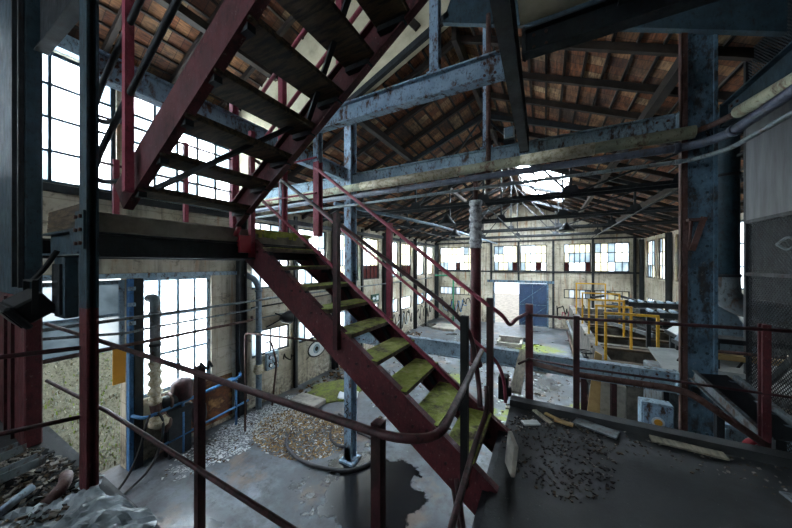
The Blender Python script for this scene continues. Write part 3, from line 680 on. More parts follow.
# ------------------------------------------------------------------ pipes along the cross beam
def pipe(name, label, cat, pts, rad, m, seg=12, group=None, collars=(), cm=None, corner=.12):
    P = rnd(pts, corner, 5); root = thing(name, Vector(pts[0]), label, cat, group)
    obj('pipe_run', MB().tube(P, rad, seg), m, root)
    if collars:
        for c in collars:
            c = Vector(c); i = min(range(len(P) - 1), key=lambda i: ((P[i] + P[i + 1]) / 2 - c).length); d = (P[i + 1] - P[i]).normalized()
            a, b = P[i], P[i + 1]; q = a + d * max(0, min((b - a).length, (c - a).dot(d)))
            obj('collar', MB().tube([q - d * .025, q + d * .025], rad * 1.28, seg), cm or m, root)
    return root
r = pipe('lagged_pipe', 'thick pale lagged pipe just below the cross beam', 'pipe', [(-6.8, 4.28, 5.32), (-.8, 4.28, 5.34), (1.46, 4.28, 5.36)], .07, M['lag'], 14)
obj('torn_lagging', MB().tube([(-3.0, 4.28, 5.335), (-2.2, 4.28, 5.336), (-1.2, 4.28, 5.338)], .077, 14).tube([(-.3, 4.28, 5.345), (.55, 4.28, 5.35)], .078, 14), M['insul'], r)
pipe('steel_pipe', 'blue-grey pipe below the lagged pipe, turning towards the mesh enclosure', 'pipe', [(-6.8, 4.22, 5.13), (1.42, 4.22, 5.19), (1.60, 4.0, 5.18), (1.66, 2.2, 5.19)], .045, M['pipeblue'], 12, None, [(-2.2, 4.22, 5.16), (-.5, 4.22, 5.17), (1.3, 4.22, 5.19), (1.61, 3.7, 5.18)])
pipe('steel_pipe', 'thin lowest pipe of the run under the cross beam', 'pipe', [(-6.8, 4.2, 4.97), (1.42, 4.2, 5.03), (1.62, 3.98, 5.04), (1.70, 2.2, 5.05)], .022, M['slate'], 10, None, [(-1.6, 4.2, 5.0), (1.2, 4.2, 5.03)])
pipe('steel_pipe', 'brown pipe bending at the broad column with a cream lagged end', 'pipe', [(1.48, 4.30, 5.37), (1.58, 4.16, 5.37), (1.65, 3.95, 5.37), (1.69, 2.2, 5.16)], .03, M['brown'], 10)
pipe('lagged_pipe', 'cream lagged pipe length beside the mesh enclosure', 'pipe', [(1.652, 3.93, 5.368), (1.69, 2.25, 5.17)], .058, M['lag'], 14)
pipe('maroon_pipe', 'upright maroon pipe rising by the stair foot with torn white lagging', 'pipe', [(-.93, 4.33, 2.36), (-.93, 4.33, 4.86)], .078, M['red'], 14, None, [(-.93, 4.33, 2.38)])
f = MB(); P = [(-.93, 4.33, 4.86 - k * .045) for k in range(17)]
f.tube(P, [.092 + .014 * math.sin(k * 2.4) for k in range(17)], 12)
obj('torn_lagging', f, plain('flaking_white_lagging', ['#3a3638', '#8c8c90', '#d4d6d8', '#55555a'], 14, .9, 0, 1), bpy.data.objects['maroon_pipe'])
pipe('thin_pipe', 'thin brown pipe looping over the upright maroon pipe', 'pipe', [(-.93, 4.33, 4.84), (-.93, 4.33, 5.24), (-.86, 4.33, 5.30), (-.74, 4.31, 5.22)], .035, M['brown'], 10, None, (), None, .06)
pipe('thin_pipe', 'brown vertical pipe in front of the cross beam beside the narrow blue post', 'pipe', [(-.74, 4.31, 4.98), (-.74, 4.31, 7.6)], .035, M['brown'], 10, None, [(-.74, 4.31, 5.75)])
r = thing('junction_box', (-.45, 4.30, 5.68), 'small grey junction box beside the overhead beam end', 'box')
obj('casing', MB().b2((-.52, 4.28, 5.70), (-.385, 4.36, 5.86)), M['sheet'], r, bevel=.006); obj('lid', MB().b2((-.51, 4.265, 5.71), (-.395, 4.28, 5.85)), M['grey'], r); obj('bracket', MB().b2((-.53, 4.3, 5.66), (-.38, 4.42, 5.70)), M['dark'], r)

# duct behind the broad column
r = thing('air_duct', (2.25, 5.6, 3.3), 'dark blue round duct behind the broad column with an elbow at its foot', 'duct')
obj('duct_pipe', MB().tube([(2.22, 5.6, 3.72), (2.22, 5.6, 5.6), (2.22, 5.6, 6.0)], .135, 18), M['navy'], r)
obj('elbow', MB().tube(rnd([(2.22, 5.6, 3.72), (2.22, 5.58, 3.36), (2.75, 5.5, 3.22)], .3, 6), .14, 18), M['slate'], r)
for z in (3.72, 5.1): obj('collar', MB().tube([(2.22, 5.6, z), (2.22, 5.6, z + .04)], .15, 18), M['dark'], r)

# wire mesh enclosure at the right
def mesh_panel(mb, x, y0, y1, z0, z1, s=.045, r=.0035):
    n = int((y1 - y0 + z1 - z0) / s)
    for k in range(n + 1):
        c = k * s
        for sg in (1, -1):  # two diagonal families, clipped to the frame
            a = max(0, c - (z1 - z0)); b = min(y1 - y0, c)
            if b - a < .01: continue
            ya, yb = (y0 + a, y0 + b) if sg > 0 else (y1 - a, y1 - b)
            mb.bar((x + sg * r * .6, ya, z0 + c - a), (x + sg * r * .6, yb, z0 + c - b), r * 2.4, r * 1.2, (1, 0, 0))
r = thing('mesh_enclosure', (2.15, 4.4, W), 'dark wire mesh enclosure with a grey sheet panel beyond the railing end', 'enclosure')
EX, EY = 2.12, 4.94
f = MB()
for y in (EY, 3.6, 2.4): f.b2((EX, y - .022, W - .9), (EX + .05, y + .022, 7.4))
for z in (W - .5, 3.78, 4.40, 5.58): f.b2((EX, 2.2, z - .02), (EX + .05, EY, z + .02))
obj('frame', f, M['dark'], r)
for z0, z1, s in ((W - .5, 3.78, .045), (3.8, 4.38, .045), (5.7, 7.3, .035)):
    f = MB(); mesh_panel(f, EX + .025, 2.6, EY, z0, z1, s); obj('wire_mesh', f, M['dark'], r)
obj('sheet_panel', MB().b2((EX + .002, 2.2, 4.42), (EX + .02, EY, 5.56)), M['greypanel'], r)
obj('brace', MB().bar((EX + .04, 4.8, 2.4), (EX + .04, 3.3, 4.0), .03, .05), M['dark'], r)
obj('dark_backing', MB().b2((2.95, 2.2, W + .3), (2.97, 6.8, 7.3)), M['dark'], r)  # added dark sheet, keeps the bright windows from showing through the mesh
obj('latch', MB().tube(wob([(EX - .03, 4.35, 4.1), (EX - .03, 4.2, 4.16), (EX - .03, 4.1, 4.1), (EX - .03, 4.2, 4.04), (EX - .03, 4.35, 4.1)], 4), .012, 6).b2((EX - .04, 3.7, 4.04), (EX - .01, 4.06, 4.12)), M['slate'], r)

# ------------------------------------------------------------------ roof trusses of the long hall
def truss(y, label):
    r = thing('roof_truss', (RX, y, 5.3), label, 'truss', 'roof trusses of the long hall')
    zb = 5.42; xs = [XL + .2, -5.0, -3.2, RX, .5, 2.3, XR - .2]
    top = lambda x: zfar(x) - .36
    obj('bottom_chord', MB().ang((xs[0], y, zb), (xs[-1], y, zb), .08, .02).ang((xs[0], y + .02, zb), (xs[-1], y + .02, zb), -.07, .02), M['dark'], r)
    for e in (0, -1): obj('top_chord', MB().bar((xs[e], y, max(zb, top(xs[e]))), (RX, y, top(RX)), .07, .11), M['dark'], r)
    for i in range(1, 6): obj('web', MB().bar((xs[i], y, zb), (xs[i], y, top(xs[i])), .05, .05, (0, 1, 0)), M['dark'], r)
    for a, b in ((1, 2), (2, 3), (4, 3), (5, 4)): obj('web', MB().bar((xs[a], y, top(xs[a])), (xs[b], y, zb), .04, .05, (0, 1, 0)) if a in (1, 5) else MB().bar((xs[a], y, zb), (xs[b], y, top(xs[b])), .04, .05, (0, 1, 0)), M['dark'], r)
    for i in (1, 2, 3, 4, 5): obj('gusset', MB().prism([(xs[i] - .2, y - .03, zb - .03), (xs[i] + .2, y - .03, zb - .03), (xs[i] + .1, y - .03, zb + .2), (xs[i] - .1, y - .03, zb + .2)], (0, .012, 0)), M['dark'], r)
truss(7.2, 'dark lattice roof truss nearest the pale blue cross beam')
truss(10.4, 'dark lattice roof truss just before the bright roof light')
truss(13.6, 'dark lattice roof truss crossing under the bright roof light')
truss(16.9, 'dark lattice roof truss nearest the far gable wall')
for x, z, l in ((-4.9, 5.36, 'dark tie rod under the trusses along the window side of the roof'), (-1.3, 5.36, 'dark tie rod under the trusses along the roof middle'), (2.3, 5.36, 'dark tie rod under the trusses above the machines')):
    obj('tie_rod', MB().tube([(x, 4.6, z), (x, 19.45, z)], .022, 8), M['dark'], None, l, 'tie rod')
pipe('steel_pipe', 'grey pipe slung under the roof trusses on the window side', 'pipe', [(-4.0, 4.7, 5.2), (-3.2, 9.0, 5.2), (-2.7, 18.9, 5.2)], .04, M['grey'], 10)
# hanging lamps
for x, y, l in ((-2.3, 7.2, 'dark conical factory lamp hanging from the nearest roof truss'), (.6, 10.4, 'dark conical factory lamp hanging beside the bright roof light'), (-3.0, 10.4, 'dark conical factory lamp hanging beyond the slung grey pipe')):
    r = thing('hanging_lamp', (x, y, 4.95), l, 'lamp')
    obj('lamp_shade', MB().lathe((x, y, 4.95), [(.24, 0), (.22, .04), (.09, .18), (.05, .26)], 16), M['dark'], r)
    obj('stem', MB().tube([(x, y, 5.2), (x, y, 5.45)], .012, 6), M['dark'], r)

# ------------------------------------------------------------------ along the left wall
r = pipe('steel_pipe', 'long upper dark pipe along the window wall', 'pipe', [(-6.45, .75, 2.93), (-6.45, 4.3, 2.97), (-6.6, 5.2, 2.97), (-6.6, 17.5, 3.0)], .028, M['slate'], 8)
pipe('steel_pipe', 'greenish middle pipe in front of the low window', 'pipe', [(-6.45, .75, 2.86), (-6.40, 2.1, 2.70), (-6.45, 2.45, 2.72), (-6.45, 4.4, 2.76), (-6.7, 4.8, 2.76)], .022, M['slate'], 8)
pipe('steel_pipe', 'rusty brown lowest pipe in front of the low window', 'pipe', [(-6.45, .75, 2.47), (-6.45, 4.5, 2.50), (-6.85, 4.75, 2.50)], .03, M['brown'], 8)
r = thing('door_post', (-6.93, 2.39, 0), 'dark and bright blue post between the open doorway and the low window', 'post')
obj('shaft', MB().b2((-6.99, 2.36, 0), (-6.86, 2.49, 3.62)), M['dark'], r); obj('blue_edge', MB().b2((-6.995, 2.285, 0), (-6.87, 2.35, 3.62)), M['brightblue'], r)
for z in (2.75, 3.1, 3.4): obj('hinge', MB().b2((-6.87, 2.26, z), (-6.84, 2.37, z + .07)), M['teal'], r)
o = obj('orange_panel', MB().prism([(-6.86, 2.05, 1.72), (-6.86, 2.22, 1.72), (-6.86, 2.23, 2.36), (-6.86, 2.05, 2.40)], (.02, 0, 0)), M['orange'], None, 'orange sheet hung in the open doorway beside the blue post', 'panel')
obj('rusty_panel', MB().b2((-6.997, 2.85, .12), (-6.975, 4.3, 1.16)), plain('rusty_plate', ['#8a6a40', '#7a4420', '#4a2a18', '#a87a48', '#b8a888'], 2.2, .8), wall_left)
# blue pipe rail
r = thing('pipe_rail', (-6.75, 3.3, .3), 'bright blue two-tier pipe rail in front of the window dado', 'railing')
obj('top_rail', MB().tube(rnd([(-6.86, 2.32, 1.04), (-6.62, 2.42, 1.0), (-6.62, 4.3, 1.14), (-6.9, 4.45, 1.14)], .1), .032, 10), M['brightblue'], r)
obj('low_rail', MB().tube([(-6.62, 2.7, .34), (-6.62, 4.5, .46)], .026, 8), M['brightblue'], r)
for y in (3.05, 4.18): obj('post', MB().tube([(-6.62, y, .005), (-6.62, y, 1.05)], .028, 8), M['brightblue'], r)
obj('cap_plate', MB().b2((-6.72, 3.9, 1.12), (-6.5, 4.15, 1.15)), M['brightblue'], r)
tagit(obj('hose', MB().tube(wob([(-6.62, 2.5, 1.03), (-6.56, 2.42, .9), (-6.5, 2.3, .5), (-6.45, 2.1, .15), (-6.3, 1.8, .02), (-6.0, 1.3, .02)]), .022, 8), M['rubber']), 'black hose looped over the blue rail end, nearer the doorway', 'hose')
tagit(obj('hose', MB().tube(wob([(-6.60, 2.62, 1.03), (-6.5, 2.66, .85), (-6.46, 2.6, .45), (-6.42, 2.4, .12), (-6.25, 2.0, .02), (-5.9, 1.5, .02)]), .022, 8), M['rubber']), 'black hose hanging from the blue rail on the window side', 'hose')
# elbow flue and pump
r = thing('flue_pipe', (-6.72, 2.62, .75), 'grey elbow flue with torn lagging standing at the low window', 'pipe')
obj('flue', MB().tube(rnd([(-6.96, 2.62, 3.22), (-6.72, 2.62, 3.24), (-6.72, 2.62, 2.4), (-6.72, 2.62, 1.9)], .16, 6), .085, 14), M['slate'], r)
for z in (2.92, 2.3): obj('collar', MB().tube([(-6.72, 2.62, z), (-6.72, 2.62, z + .05)], .105, 14), M['dark'], r)
f = MB(); f.tube([(-6.72, 2.62, 2.0 - k * .055) for k in range(16)], [.10 + .025 * math.sin(k * 1.9) + .012 * math.cos(k * 3.3) for k in range(16)], 11); obj('torn_lagging', f, M['insul'], r)
f = MB().tube(rnd([(-6.72, 2.62, 1.25), (-6.70, 2.64, 1.0), (-6.6, 2.75, .82), (-6.72, 2.8, .6)], .1), .10, 12); obj('lower_bend', f, M['brown'], r)
obj('torn_lagging', MB().lathe((-6.66, 2.66, .72), [(.1, 0), (.17, .06), (.18, .14), (.11, .24)], 12), M['insul'], r)
r = thing('water_pump', (-6.62, 3.0, .9), 'dark brown pump with a motor drum behind the blue rail', 'pump')
obj('drum', MB().lathe((-6.72, 3.08, 1.12), [(.04, -.06), (.17, -.04), (.19, .0), (.19, .3), (.15, .36), (.04, .4)], 16), M['rail'], r)
obj('motor', MB().lathe((-6.7, 2.86, 1.14), [(.05, -.16), (.12, -.14), (.12, .1), (.08, .14)], 14, 'Y'), M['dark'], r)
obj('flange', MB().lathe((-6.7, 2.84, 1.14), [(.16, -.02), (.16, .02)], 14, 'Y'), M['brown'], r)
obj('foot', MB().b2((-6.86, 2.76, .86), (-6.56, 3.22, .96)).b2((-6.82, 2.8, 0), (-6.74, 3.2, .86)).b2((-6.66, 2.8, 0), (-6.60, 3.2, .86)), M['dark'], r)
obj('riser', MB().tube([(-6.72, 3.08, 1.45), (-6.74, 3.08, 1.75), (-6.84, 2.86, 2.35)], .012, 6), M['dark'], r)
obj('handle', MB().tube(wob([(-6.7, 3.3, 1.1), (-6.7, 3.3, 1.4), (-6.7, 3.38, 1.42), (-6.7, 3.38, 1.2)], 3), .01, 6), M['dark'], r)
r = thing('water_valve', (-6.72, 3.35, .3), 'dark upright valve body below the blue rail by the rusty dado', 'valve')
obj('body', MB().lathe((-6.74, 3.42, .0), [(.05, 0), (.05, .4), (.13, .46), (.15, .6), (.13, .78), (.05, .84)], 14), M['dark'], r)
obj('flange', MB().lathe((-6.74, 3.42, .36), [(.13, 0), (.13, .04)], 12), M['brown'], r)
# grey downpipe, panel, siren, frame
r = pipe('downpipe', 'galvanised downpipe on the window wall beneath the landing', 'pipe', [(-6.95, 4.62, 3.62), (-6.80, 4.78, 3.52), (-6.80, 4.92, 3.28), (-6.80, 4.92, .9), (-6.80, 4.92, .02)], .075, M['grey'], 14, None, [(-6.80, 4.92, 3.1), (-6.8, 4.92, 2.1), (-6.8, 4.92, 1.3)], None, .1)
obj('lagging', MB().lathe((-6.80, 4.92, .95), [(.09, 0), (.13, .06), (.12, .16), (.09, .25)], 11), M['insul'], r)
r = thing('control_panel', (-6.9, 5.45, .95), 'small blue-grey control panel with round gauges on the window wall', 'panel')
obj('casing', MB().b2((-6.995, 5.25, .88), (-6.9, 5.65, 1.38)), M['teal'], r, bevel=.01)
for y in (5.36, 5.54):
    for z in (1.02, 1.24): g = obj('gauge', MB().lathe((-6.9, y, z), [(.06, 0), (.06, .03), (.05, .035)], 12, 'X'), M['dark'], r); obj('dial', MB().lathe((-6.866, y, z), [(.045, 0), (.045, .004)], 12, 'X'), M['white'], g)
r = thing('horn_lamp', (-6.8, 5.7, 2.3), 'dark conical wall lamp between the two window rows', 'lamp')
obj('shade', MB().lathe((-6.72, 5.75, 2.32), [(.04, -.2), (.12, -.12), (.2, .12), (.19, .14)], 14, 'Y'), M['dark'], r)
obj('bracket', MB().tube([(-6.995, 5.6, 2.45), (-6.72, 5.6, 2.4)], .02, 6).tube([(-6.995, 5.3, 2.1), (-6.74, 5.58, 2.3)], .02, 6), M['dark'], r)
pipe('thin_pipe', 'red-brown pipe frame crossing from the wall to the slender blue column', 'pipe', [(-6.15, 4.1, .02), (-6.15, 4.1, 2.3), (-3.52, 4.46, 2.3)], .024, M['brown'], 8)
pipe('thin_pipe', 'red-brown hooked pipe standing at the window wall near the downpipe', 'pipe', [(-6.7, 5.05, 1.75), (-6.6, 5.15, 1.8), (-6.5, 5.25, 1.2), (-6.62, 5.2, .02)], .024, M['brown'], 8)
pipe('conduit', 'dark conduit running below the middle windows of the window wall', 'pipe', [(-6.93, 4.8, 2.72), (-6.93, 5.9, 2.74), (-6.93, 7.9, 2.80)], .022, M['dark'], 8)
pipe('conduit', 'thin grey conduit just above the low window strip', 'pipe', [(-6.95, 4.7, 2.4), (-6.95, 7.9, 2.44)], .012, M['grey'], 6)
r = thing('exit_sign', (-6.95, 10.95, 2.3), 'dark green emergency exit sign on the window wall', 'sign')
obj('panel', MB().b2((-6.995, 10.7, 2.14), (-6.94, 11.35, 2.5)), plain('sign_green', ['#0c3a2c', '#14503c'], 3, .5, 0, .05), r)
f = MB().prism([(-6.935, 10.76, 2.32), (-6.935, 10.9, 2.42), (-6.935, 10.9, 2.36), (-6.935, 11.02, 2.36), (-6.935, 11.02, 2.28), (-6.935, 10.9, 2.28), (-6.935, 10.9, 2.22)], (.006, 0, 0)); f.b2((-6.936, 11.1, 2.22), (-6.93, 11.28, 2.42))
obj('symbol', f, M['white'], r)
pipe('green_pipe', 'green pipe frame in the far left corner of the hall', 'pipe', [(-6.7, 18.3, 3.12), (-5.4, 18.3, 3.12), (-5.4, 18.3, .02)], .05, M['green'], 10)
# paintings on the walls
e = MB(); e.lathe((-6.993, 7.3, .97), [(.44, 0), (.44, .004)], 26, 'X')
for v in e.bm.verts: v.co.z = .97 + (v.co.z - .97) * .66
gr = obj('graffiti', e, M['black'], wall_left)
e = MB(); e.lathe((-6.987, 7.3, .97), [(.38, 0), (.38, .004)], 26, 'X')
for v in e.bm.verts: v.co.z = .97 + (v.co.z - .97) * .64
obj('eye_white', e, M['white'], gr)
e = MB(); e.lathe((-6.981, 7.27, .97), [(.16, 0), (.16, .004)], 20, 'X'); obj('iris', e, M['teal'], gr)
e = MB(); e.lathe((-6.976, 7.27, .97), [(.08, 0), (.08, .004)], 16, 'X'); obj('pupil', e, M['black'], gr)
e = MB()
for a in (35, 70, 110, 145, 215, 325): e.bar((-6.99, 7.3 + .46 * math.cos(math.radians(a)), .97 + .31 * math.sin(math.radians(a))), (-6.99, 7.3 + .6 * math.cos(math.radians(a)), .97 + .42 * math.sin(math.radians(a))), .006, .03, (1, 0, 0))
obj('lash', e, M['black'], gr)
def scrawl(plane, a0, a1, z0, z1, n, parent, m, seed, r=.02):
    rg = random.Random(seed); P = []
    for i in range(n):
        a = a0 + (a1 - a0) * (i + rg.uniform(-.9, .9)) / n; z = rg.uniform(z0, z1)
        P.append((plane[1] + .004 * plane[2], a, z) if plane[0] == 'x' else (a, plane[1] + .004 * plane[2], z))
    obj('graffiti', MB().tube(wob(P, 6), r, 5), m, parent)
scrawl(('x', XL, 1), 8.4, 9.6, .5, 1.2, 11, wall_left, M['black'], 1); scrawl(('x', XL, 1), 11.9, 15.2, .35, 1.25, 24, wall_left, M['black'], 2, .03)
scrawl(('x', XL, 1), 12.2, 14.8, .4, 1.2, 12, wall_left, M['sheet'], 3, .04); scrawl(('x', XL, 1), 15.6, 18.6, .3, 1.25, 20, wall_left, M['black'], 4, .03)
scrawl(('x', XL, 1), 5.9, 6.4, .9, 1.2, 7, wall_left, M['black'], 9)
scrawl(('y', YF, -1), -6.8, -4.3, .3, 1.5, 22, wall_back, M['black'], 5, .03); scrawl(('y', YF, -1), .6, 2.3, .4, 1.6, 22, wall_back, M['black'], 6, .03)
scrawl(('y', YF, -1), .7, 2.2, .5, 1.5, 14, wall_back, M['pink'], 7, .03); scrawl(('y', YF, -1), -6.6, -4.6, .4, 1.4, 14, wall_back, M['brightblue'], 8, .025)

# ------------------------------------------------------------------ machines at the right
r = thing('concrete_tank', (2.4, 11, 0), 'long open concrete tank running beside the yellow guard frames', 'tank')
f = MB(); f.b2((1.05, 6.6, 0), (1.25, 16.2, 1.86)).b2((3.6, 6.6, 0), (3.8, 16.2, 1.86))
for y in (6.6, 9.0, 11.4, 13.8, 16.0): f.b2((1.25, y, 0), (3.6, y + .2, 1.8))
obj('walls', f, M['tank'], r, bevel=.015)
obj('liquid', MB().b2((1.25, 6.8, .9), (3.6, 16.0, 1.1)), M['rubber'], r)
obj('pipe', MB().tube([(.97, 6.6, 1.1), (.97, 16, 1.1)], .05, 10), M['slate'], r)
obj('pipe', MB().tube([(.95, 6.6, .55), (.95, 16, .6)], .035, 8), M['brown'], r)
YL = ['yellow guard frame nearest the walkway, over the grey machine', 'second yellow guard frame from the walkway, over the tank', 'third yellow guard frame from the walkway, over the tank', 'fourth yellow guard frame from the walkway, tall over the tank', 'farthest yellow guard frame, over the tank end']
for i, (y, x0, x1, h) in enumerate(((7.35, 1.14, 1.98, 1.0), (8.55, 1.14, 1.82, 1.0), (9.9, 1.14, 1.95, 1.0), (11.5, 1.14, 2.15, 1.05), (13.6, 1.14, 2.1, 1.25))):
    q = thing('guard_railing', (x0, y, 1.86), YL[i], 'railing', 'yellow guard frames over the tank')
    for x in (x0, x1):
        obj('post', MB().bar((x, y, 1.80 if x == x1 else 1.86), (x, y, 1.86 + h), .045, .045, (0, 1, 0)), M['yellow'], q)
    obj('top_rail', MB().bar((x0 - .03, y, 1.86 + h), (x1 + .02, y, 1.86 + h), .045, .045), M['yellow'], q)
    obj('cross_plank', MB().b2((1.02, y - .08, 1.81), (3.82, y + .08, 1.86)), M['wood'], q)
for k, (y, l) in enumerate(((6.9, 'nearest dark handwheel valve on the tank side'), (7.7, 'middle dark handwheel valve on the tank side'), (8.6, 'farthest dark handwheel valve on the tank side'))):
    q = thing('handwheel_valve', (.95, y, 0), l, 'valve', 'handwheel valves on the tank side')
    obj('riser', MB().tube([(.93, y, 0), (.93, y, 1.55)], .06, 10), M['dark'], q); obj('body', MB().lathe((.93, y, 1.2), [(.06, 0), (.13, .05), (.13, .22), (.05, .3)], 12), M['slate'], q)
    obj('handwheel', MB().tube([(.93 + .16 * math.cos(i * math.pi / 9), y + .16 * math.sin(i * math.pi / 9), 1.66) for i in range(19)], .018, 6).bar((.77, y, 1.66), (1.09, y, 1.66), .02, .015).tube([(.93, y, 1.5), (.93, y, 1.67)], .02, 6), M['rubber'], q)
r = thing('grey_machine', (2.3, 6.0, 0), 'grey machine casing with a pale top sheet beyond the blue floor-edge beam', 'machine')
obj('casing', MB().b2((1.55, 5.4, 0), (3.4, 6.5, 2.2)), M['slate'], r, bevel=.02)
obj('front_frame', MB().b2((1.5, 5.34, 1.5), (1.56, 5.4, 2.25)).b2((2.28, 5.34, 1.5), (2.34, 5.4, 2.25)).b2((1.5, 5.34, 2.19), (2.34, 5.4, 2.25)), M['dark'], r)
obj('top_sheet', MB().prism([(1.6, 5.45, 2.23), (3.4, 5.45, 2.29), (3.4, 6.45, 2.5), (1.6, 6.45, 2.42)], (0, 0, .02)), M['sheet'], r)
obj('inspection_door', MB().b2((2.5, 5.37, .9), (3.2, 5.4, 1.9)), M['teal'], r, bevel=.006)
for k in range(3): obj('cable', MB().tube(wob([(1.7 + .3 * k, 5.5, 2.5), (1.85 + .3 * k, 5.7, 2.62), (2.0 + .2 * k, 6.0, 2.56), (2.3 + .2 * k, 6.2, 2.52)]), .016, 6), M['rubber'], r)
obj('stay_rod', MB().tube([(1.9, 5.4, 2.62), (2.7, 5.2, 1.9)], .02, 6), M['board'], r)
for y, z, l in ((7.6, 2.62, 'nearest dark roller conveyor crossing above the tank'), (9.2, 2.66, 'middle dark roller conveyor crossing above the tank'), (10.9, 2.7, 'farthest dark roller conveyor crossing above the tank')):
    q = thing('roller_conveyor', (3.2, y, 1.86), l, 'conveyor', 'roller conveyors over the tank')
    for d in (-.28, .28): obj('side_beam', MB().ibeam((2.2, y + d, z), (4.5, y + d, z), .07, .14), M['dark'], q)
    for k in range(10): obj('roller', MB().tube([(2.35 + k * .22, y - .26, z + .06), (2.35 + k * .22, y + .26, z + .06)], .045, 8), M['grey'], q)
    for x, zb in ((3.7, 1.86),): 
        for d in (-.28, .28): obj('leg', MB().bar((x, y + d, zb), (x, y + d, z), .07, .07, (0, 1, 0)), M['dark'], q)
    obj('leg', MB().bar((2.3, y, 1.1), (2.3, y, z - .05), .08, .08, (0, 1, 0)), M['dark'], q)
def hopper(loc, sx, sy, h, label, m, zb):
    x, y, z = loc; q = thing('hopper', (x, y, zb), label, 'hopper'); f = MB(); a = .35
    B = [(x - sx * a / 2, y - sy * a / 2, z + h), (x + sx * a / 2, y - sy * a / 2, z + h), (x + sx * a / 2, y + sy * a / 2, z + h), (x - sx * a / 2, y + sy * a / 2, z + h)]
    A = [(x - sx / 2, y - sy / 2, z), (x + sx / 2, y - sy / 2, z), (x + sx / 2, y + sy / 2, z), (x - sx / 2, y + sy / 2, z)]
    va = [f.bm.verts.new(p) for p in A]; vb = [f.bm.verts.new(p) for p in B]
    for i in range(4): f._f([va[i], va[(i + 1) % 4], vb[(i + 1) % 4], vb[i]])
    f._f(va[::-1]); f._f(vb); obj('hood', f, m, q)
    obj('rim', MB().b2((x - sx / 2 - .03, y - sy / 2 - .03, z - .06), (x + sx / 2 + .03, y + sy / 2 + .03, z)), M['dark'], q)
    for i in (-1, 1):
        for j in (-1, 1): obj('leg', MB().bar((x + i * sx * .45, y + j * sy * .45, zb), (x + i * sx * .45, y + j * sy * .45, z - .05), .06, .06, (0, 1, 0)), M['dark'], q)
    return q
hopper((2.75, 7.06, 2.62), 1.3, .48, .45, 'pale sheet metal hood standing above the grey machine', M['sheet'], 1.1)
hopper((2.35, 6.2, 2.62), .8, .5, .62, 'bent sheet metal hood behind the broad blue column near the duct elbow', M['grey'], 2.2)
r = thing('board_rack', (2.3, 4.95, 0), 'rack of pale boards and rusty bars behind the broad blue column', 'rack')
for x in (1.92, 2.75): obj('upright', MB().bar((x, 5.05, 0), (x, 5.05, 2.95), .05, .05, (0, 1, 0)), M['dark'], r)
for z, m in ((2.92, 'dark'), (2.72, 'board'), (2.52, 'sheet'), (2.30, 'sheet'), (2.1, 'plank')):
    obj('shelf_board', MB().b2((1.85, 4.92, z), (2.85, 5.18, z + .06)), M[m], r)
obj('rusty_bar', MB().tube([(1.85, 4.88, 2.83), (2.85, 4.88, 2.84)], .02, 8), M['brown'], r)
r = thing('inclined_conveyor', (1.7, 3.95, 0), 'sloping grey conveyor descending beside the mesh enclosure behind the railing', 'conveyor')
for d in (-.14, .14): obj('side_beam', MB().chan((1.6 + d, 4.27, 2.68), (1.8 + d, 3.58, 2.41), .04, .12, .01, 1 if d < 0 else -1), M['slate'], r)
obj('belt', MB().sweep((1.6, 4.27, 2.70), (1.8, 3.58, 2.43), [(-.12, 0), (.12, 0), (.12, .015), (-.12, .015)]), M['rubber'], r)
for k in range(6):
    x, y, z = 1.615 + k * .034, 4.21 - k * .117, 2.66 - k * .046
    obj('roller', MB().tube([(x - .13, y, z), (x + .13, y, z)], .025, 8), M['grey'], r)
for x, y, z in ((1.62, 4.2, 2.6), (1.77, 3.66, 2.4)): obj('leg', MB().bar((x, y, 0), (x, y, z), .06, .06, (0, 1, 0)), M['dark'], r)
r = thing('switch_cabinet', (1.33, 5.1, 0), 'pale blue switch cabinet with a round label on a post below the walkway', 'cabinet')
obj('casing', MB().b2((1.18, 5.02, 1.6), (1.52, 5.2, 2.0)), M['teal'], r, bevel=.01); d = obj('door', MB().b2((1.2, 5.0, 1.62), (1.5, 5.02, 1.98)), M['blue'], r)
obj('round_label', MB().lathe((1.35, 4.995, 1.76), [(.07, 0), (.07, .006)], 16, 'Y'), M['white'], d); obj('label_centre', MB().lathe((1.35, 4.988, 1.76), [(.045, 0), (.045, .006)], 14, 'Y'), M['orange'], d)
obj('post', MB().bar((1.35, 5.12, 0), (1.35, 5.12, 1.6), .08, .08, (0, 1, 0)), M['dark'], r)
r = thing('motor_box', (1.95, 4.7, 0), 'blue motor box beside the broad blue column, above the red valve pipe', 'machine')
obj('casing', MB().b2((1.82, 4.62, 1.7), (2.08, 4.85, 2.02)), M['teal'], r, bevel=.015); obj('lid', MB().b2((1.81, 4.61, 2.02), (2.09, 4.86, 2.06)), M['blue'], r); obj('pedestal', MB().b2((1.87, 4.67, 0), (2.03, 4.8, 1.7)), M['dark'], r)
r = thing('valve_pipe', (1.86, 4.32, 0), 'red valve pipe with a small handwheel below the railing end', 'valve')
obj('riser', MB().tube(rnd([(1.86, 4.3, 0), (1.86, 4.3, 1.95), (1.86, 4.3, 2.05), (2.02, 4.3, 2.12)], .08), .035, 10), M['redlid'], r)
f = MB(); f.tube([(1.86 + .1 * math.cos(k * math.pi / 9), 4.22, 1.85 + .1 * math.sin(k * math.pi / 9)) for k in range(19)], .013, 6); f.tube([(1.86, 4.3, 1.85), (1.86, 4.2, 1.85)], .014, 6).bar((1.76, 4.22, 1.85), (1.96, 4.22, 1.85), .012, .012); obj('handwheel', f, M['rubber'], r)
r = thing('stone_block', (.95, 5.7, 0), 'tan concrete pier below the walkway edge with a dark square hole', 'pier')
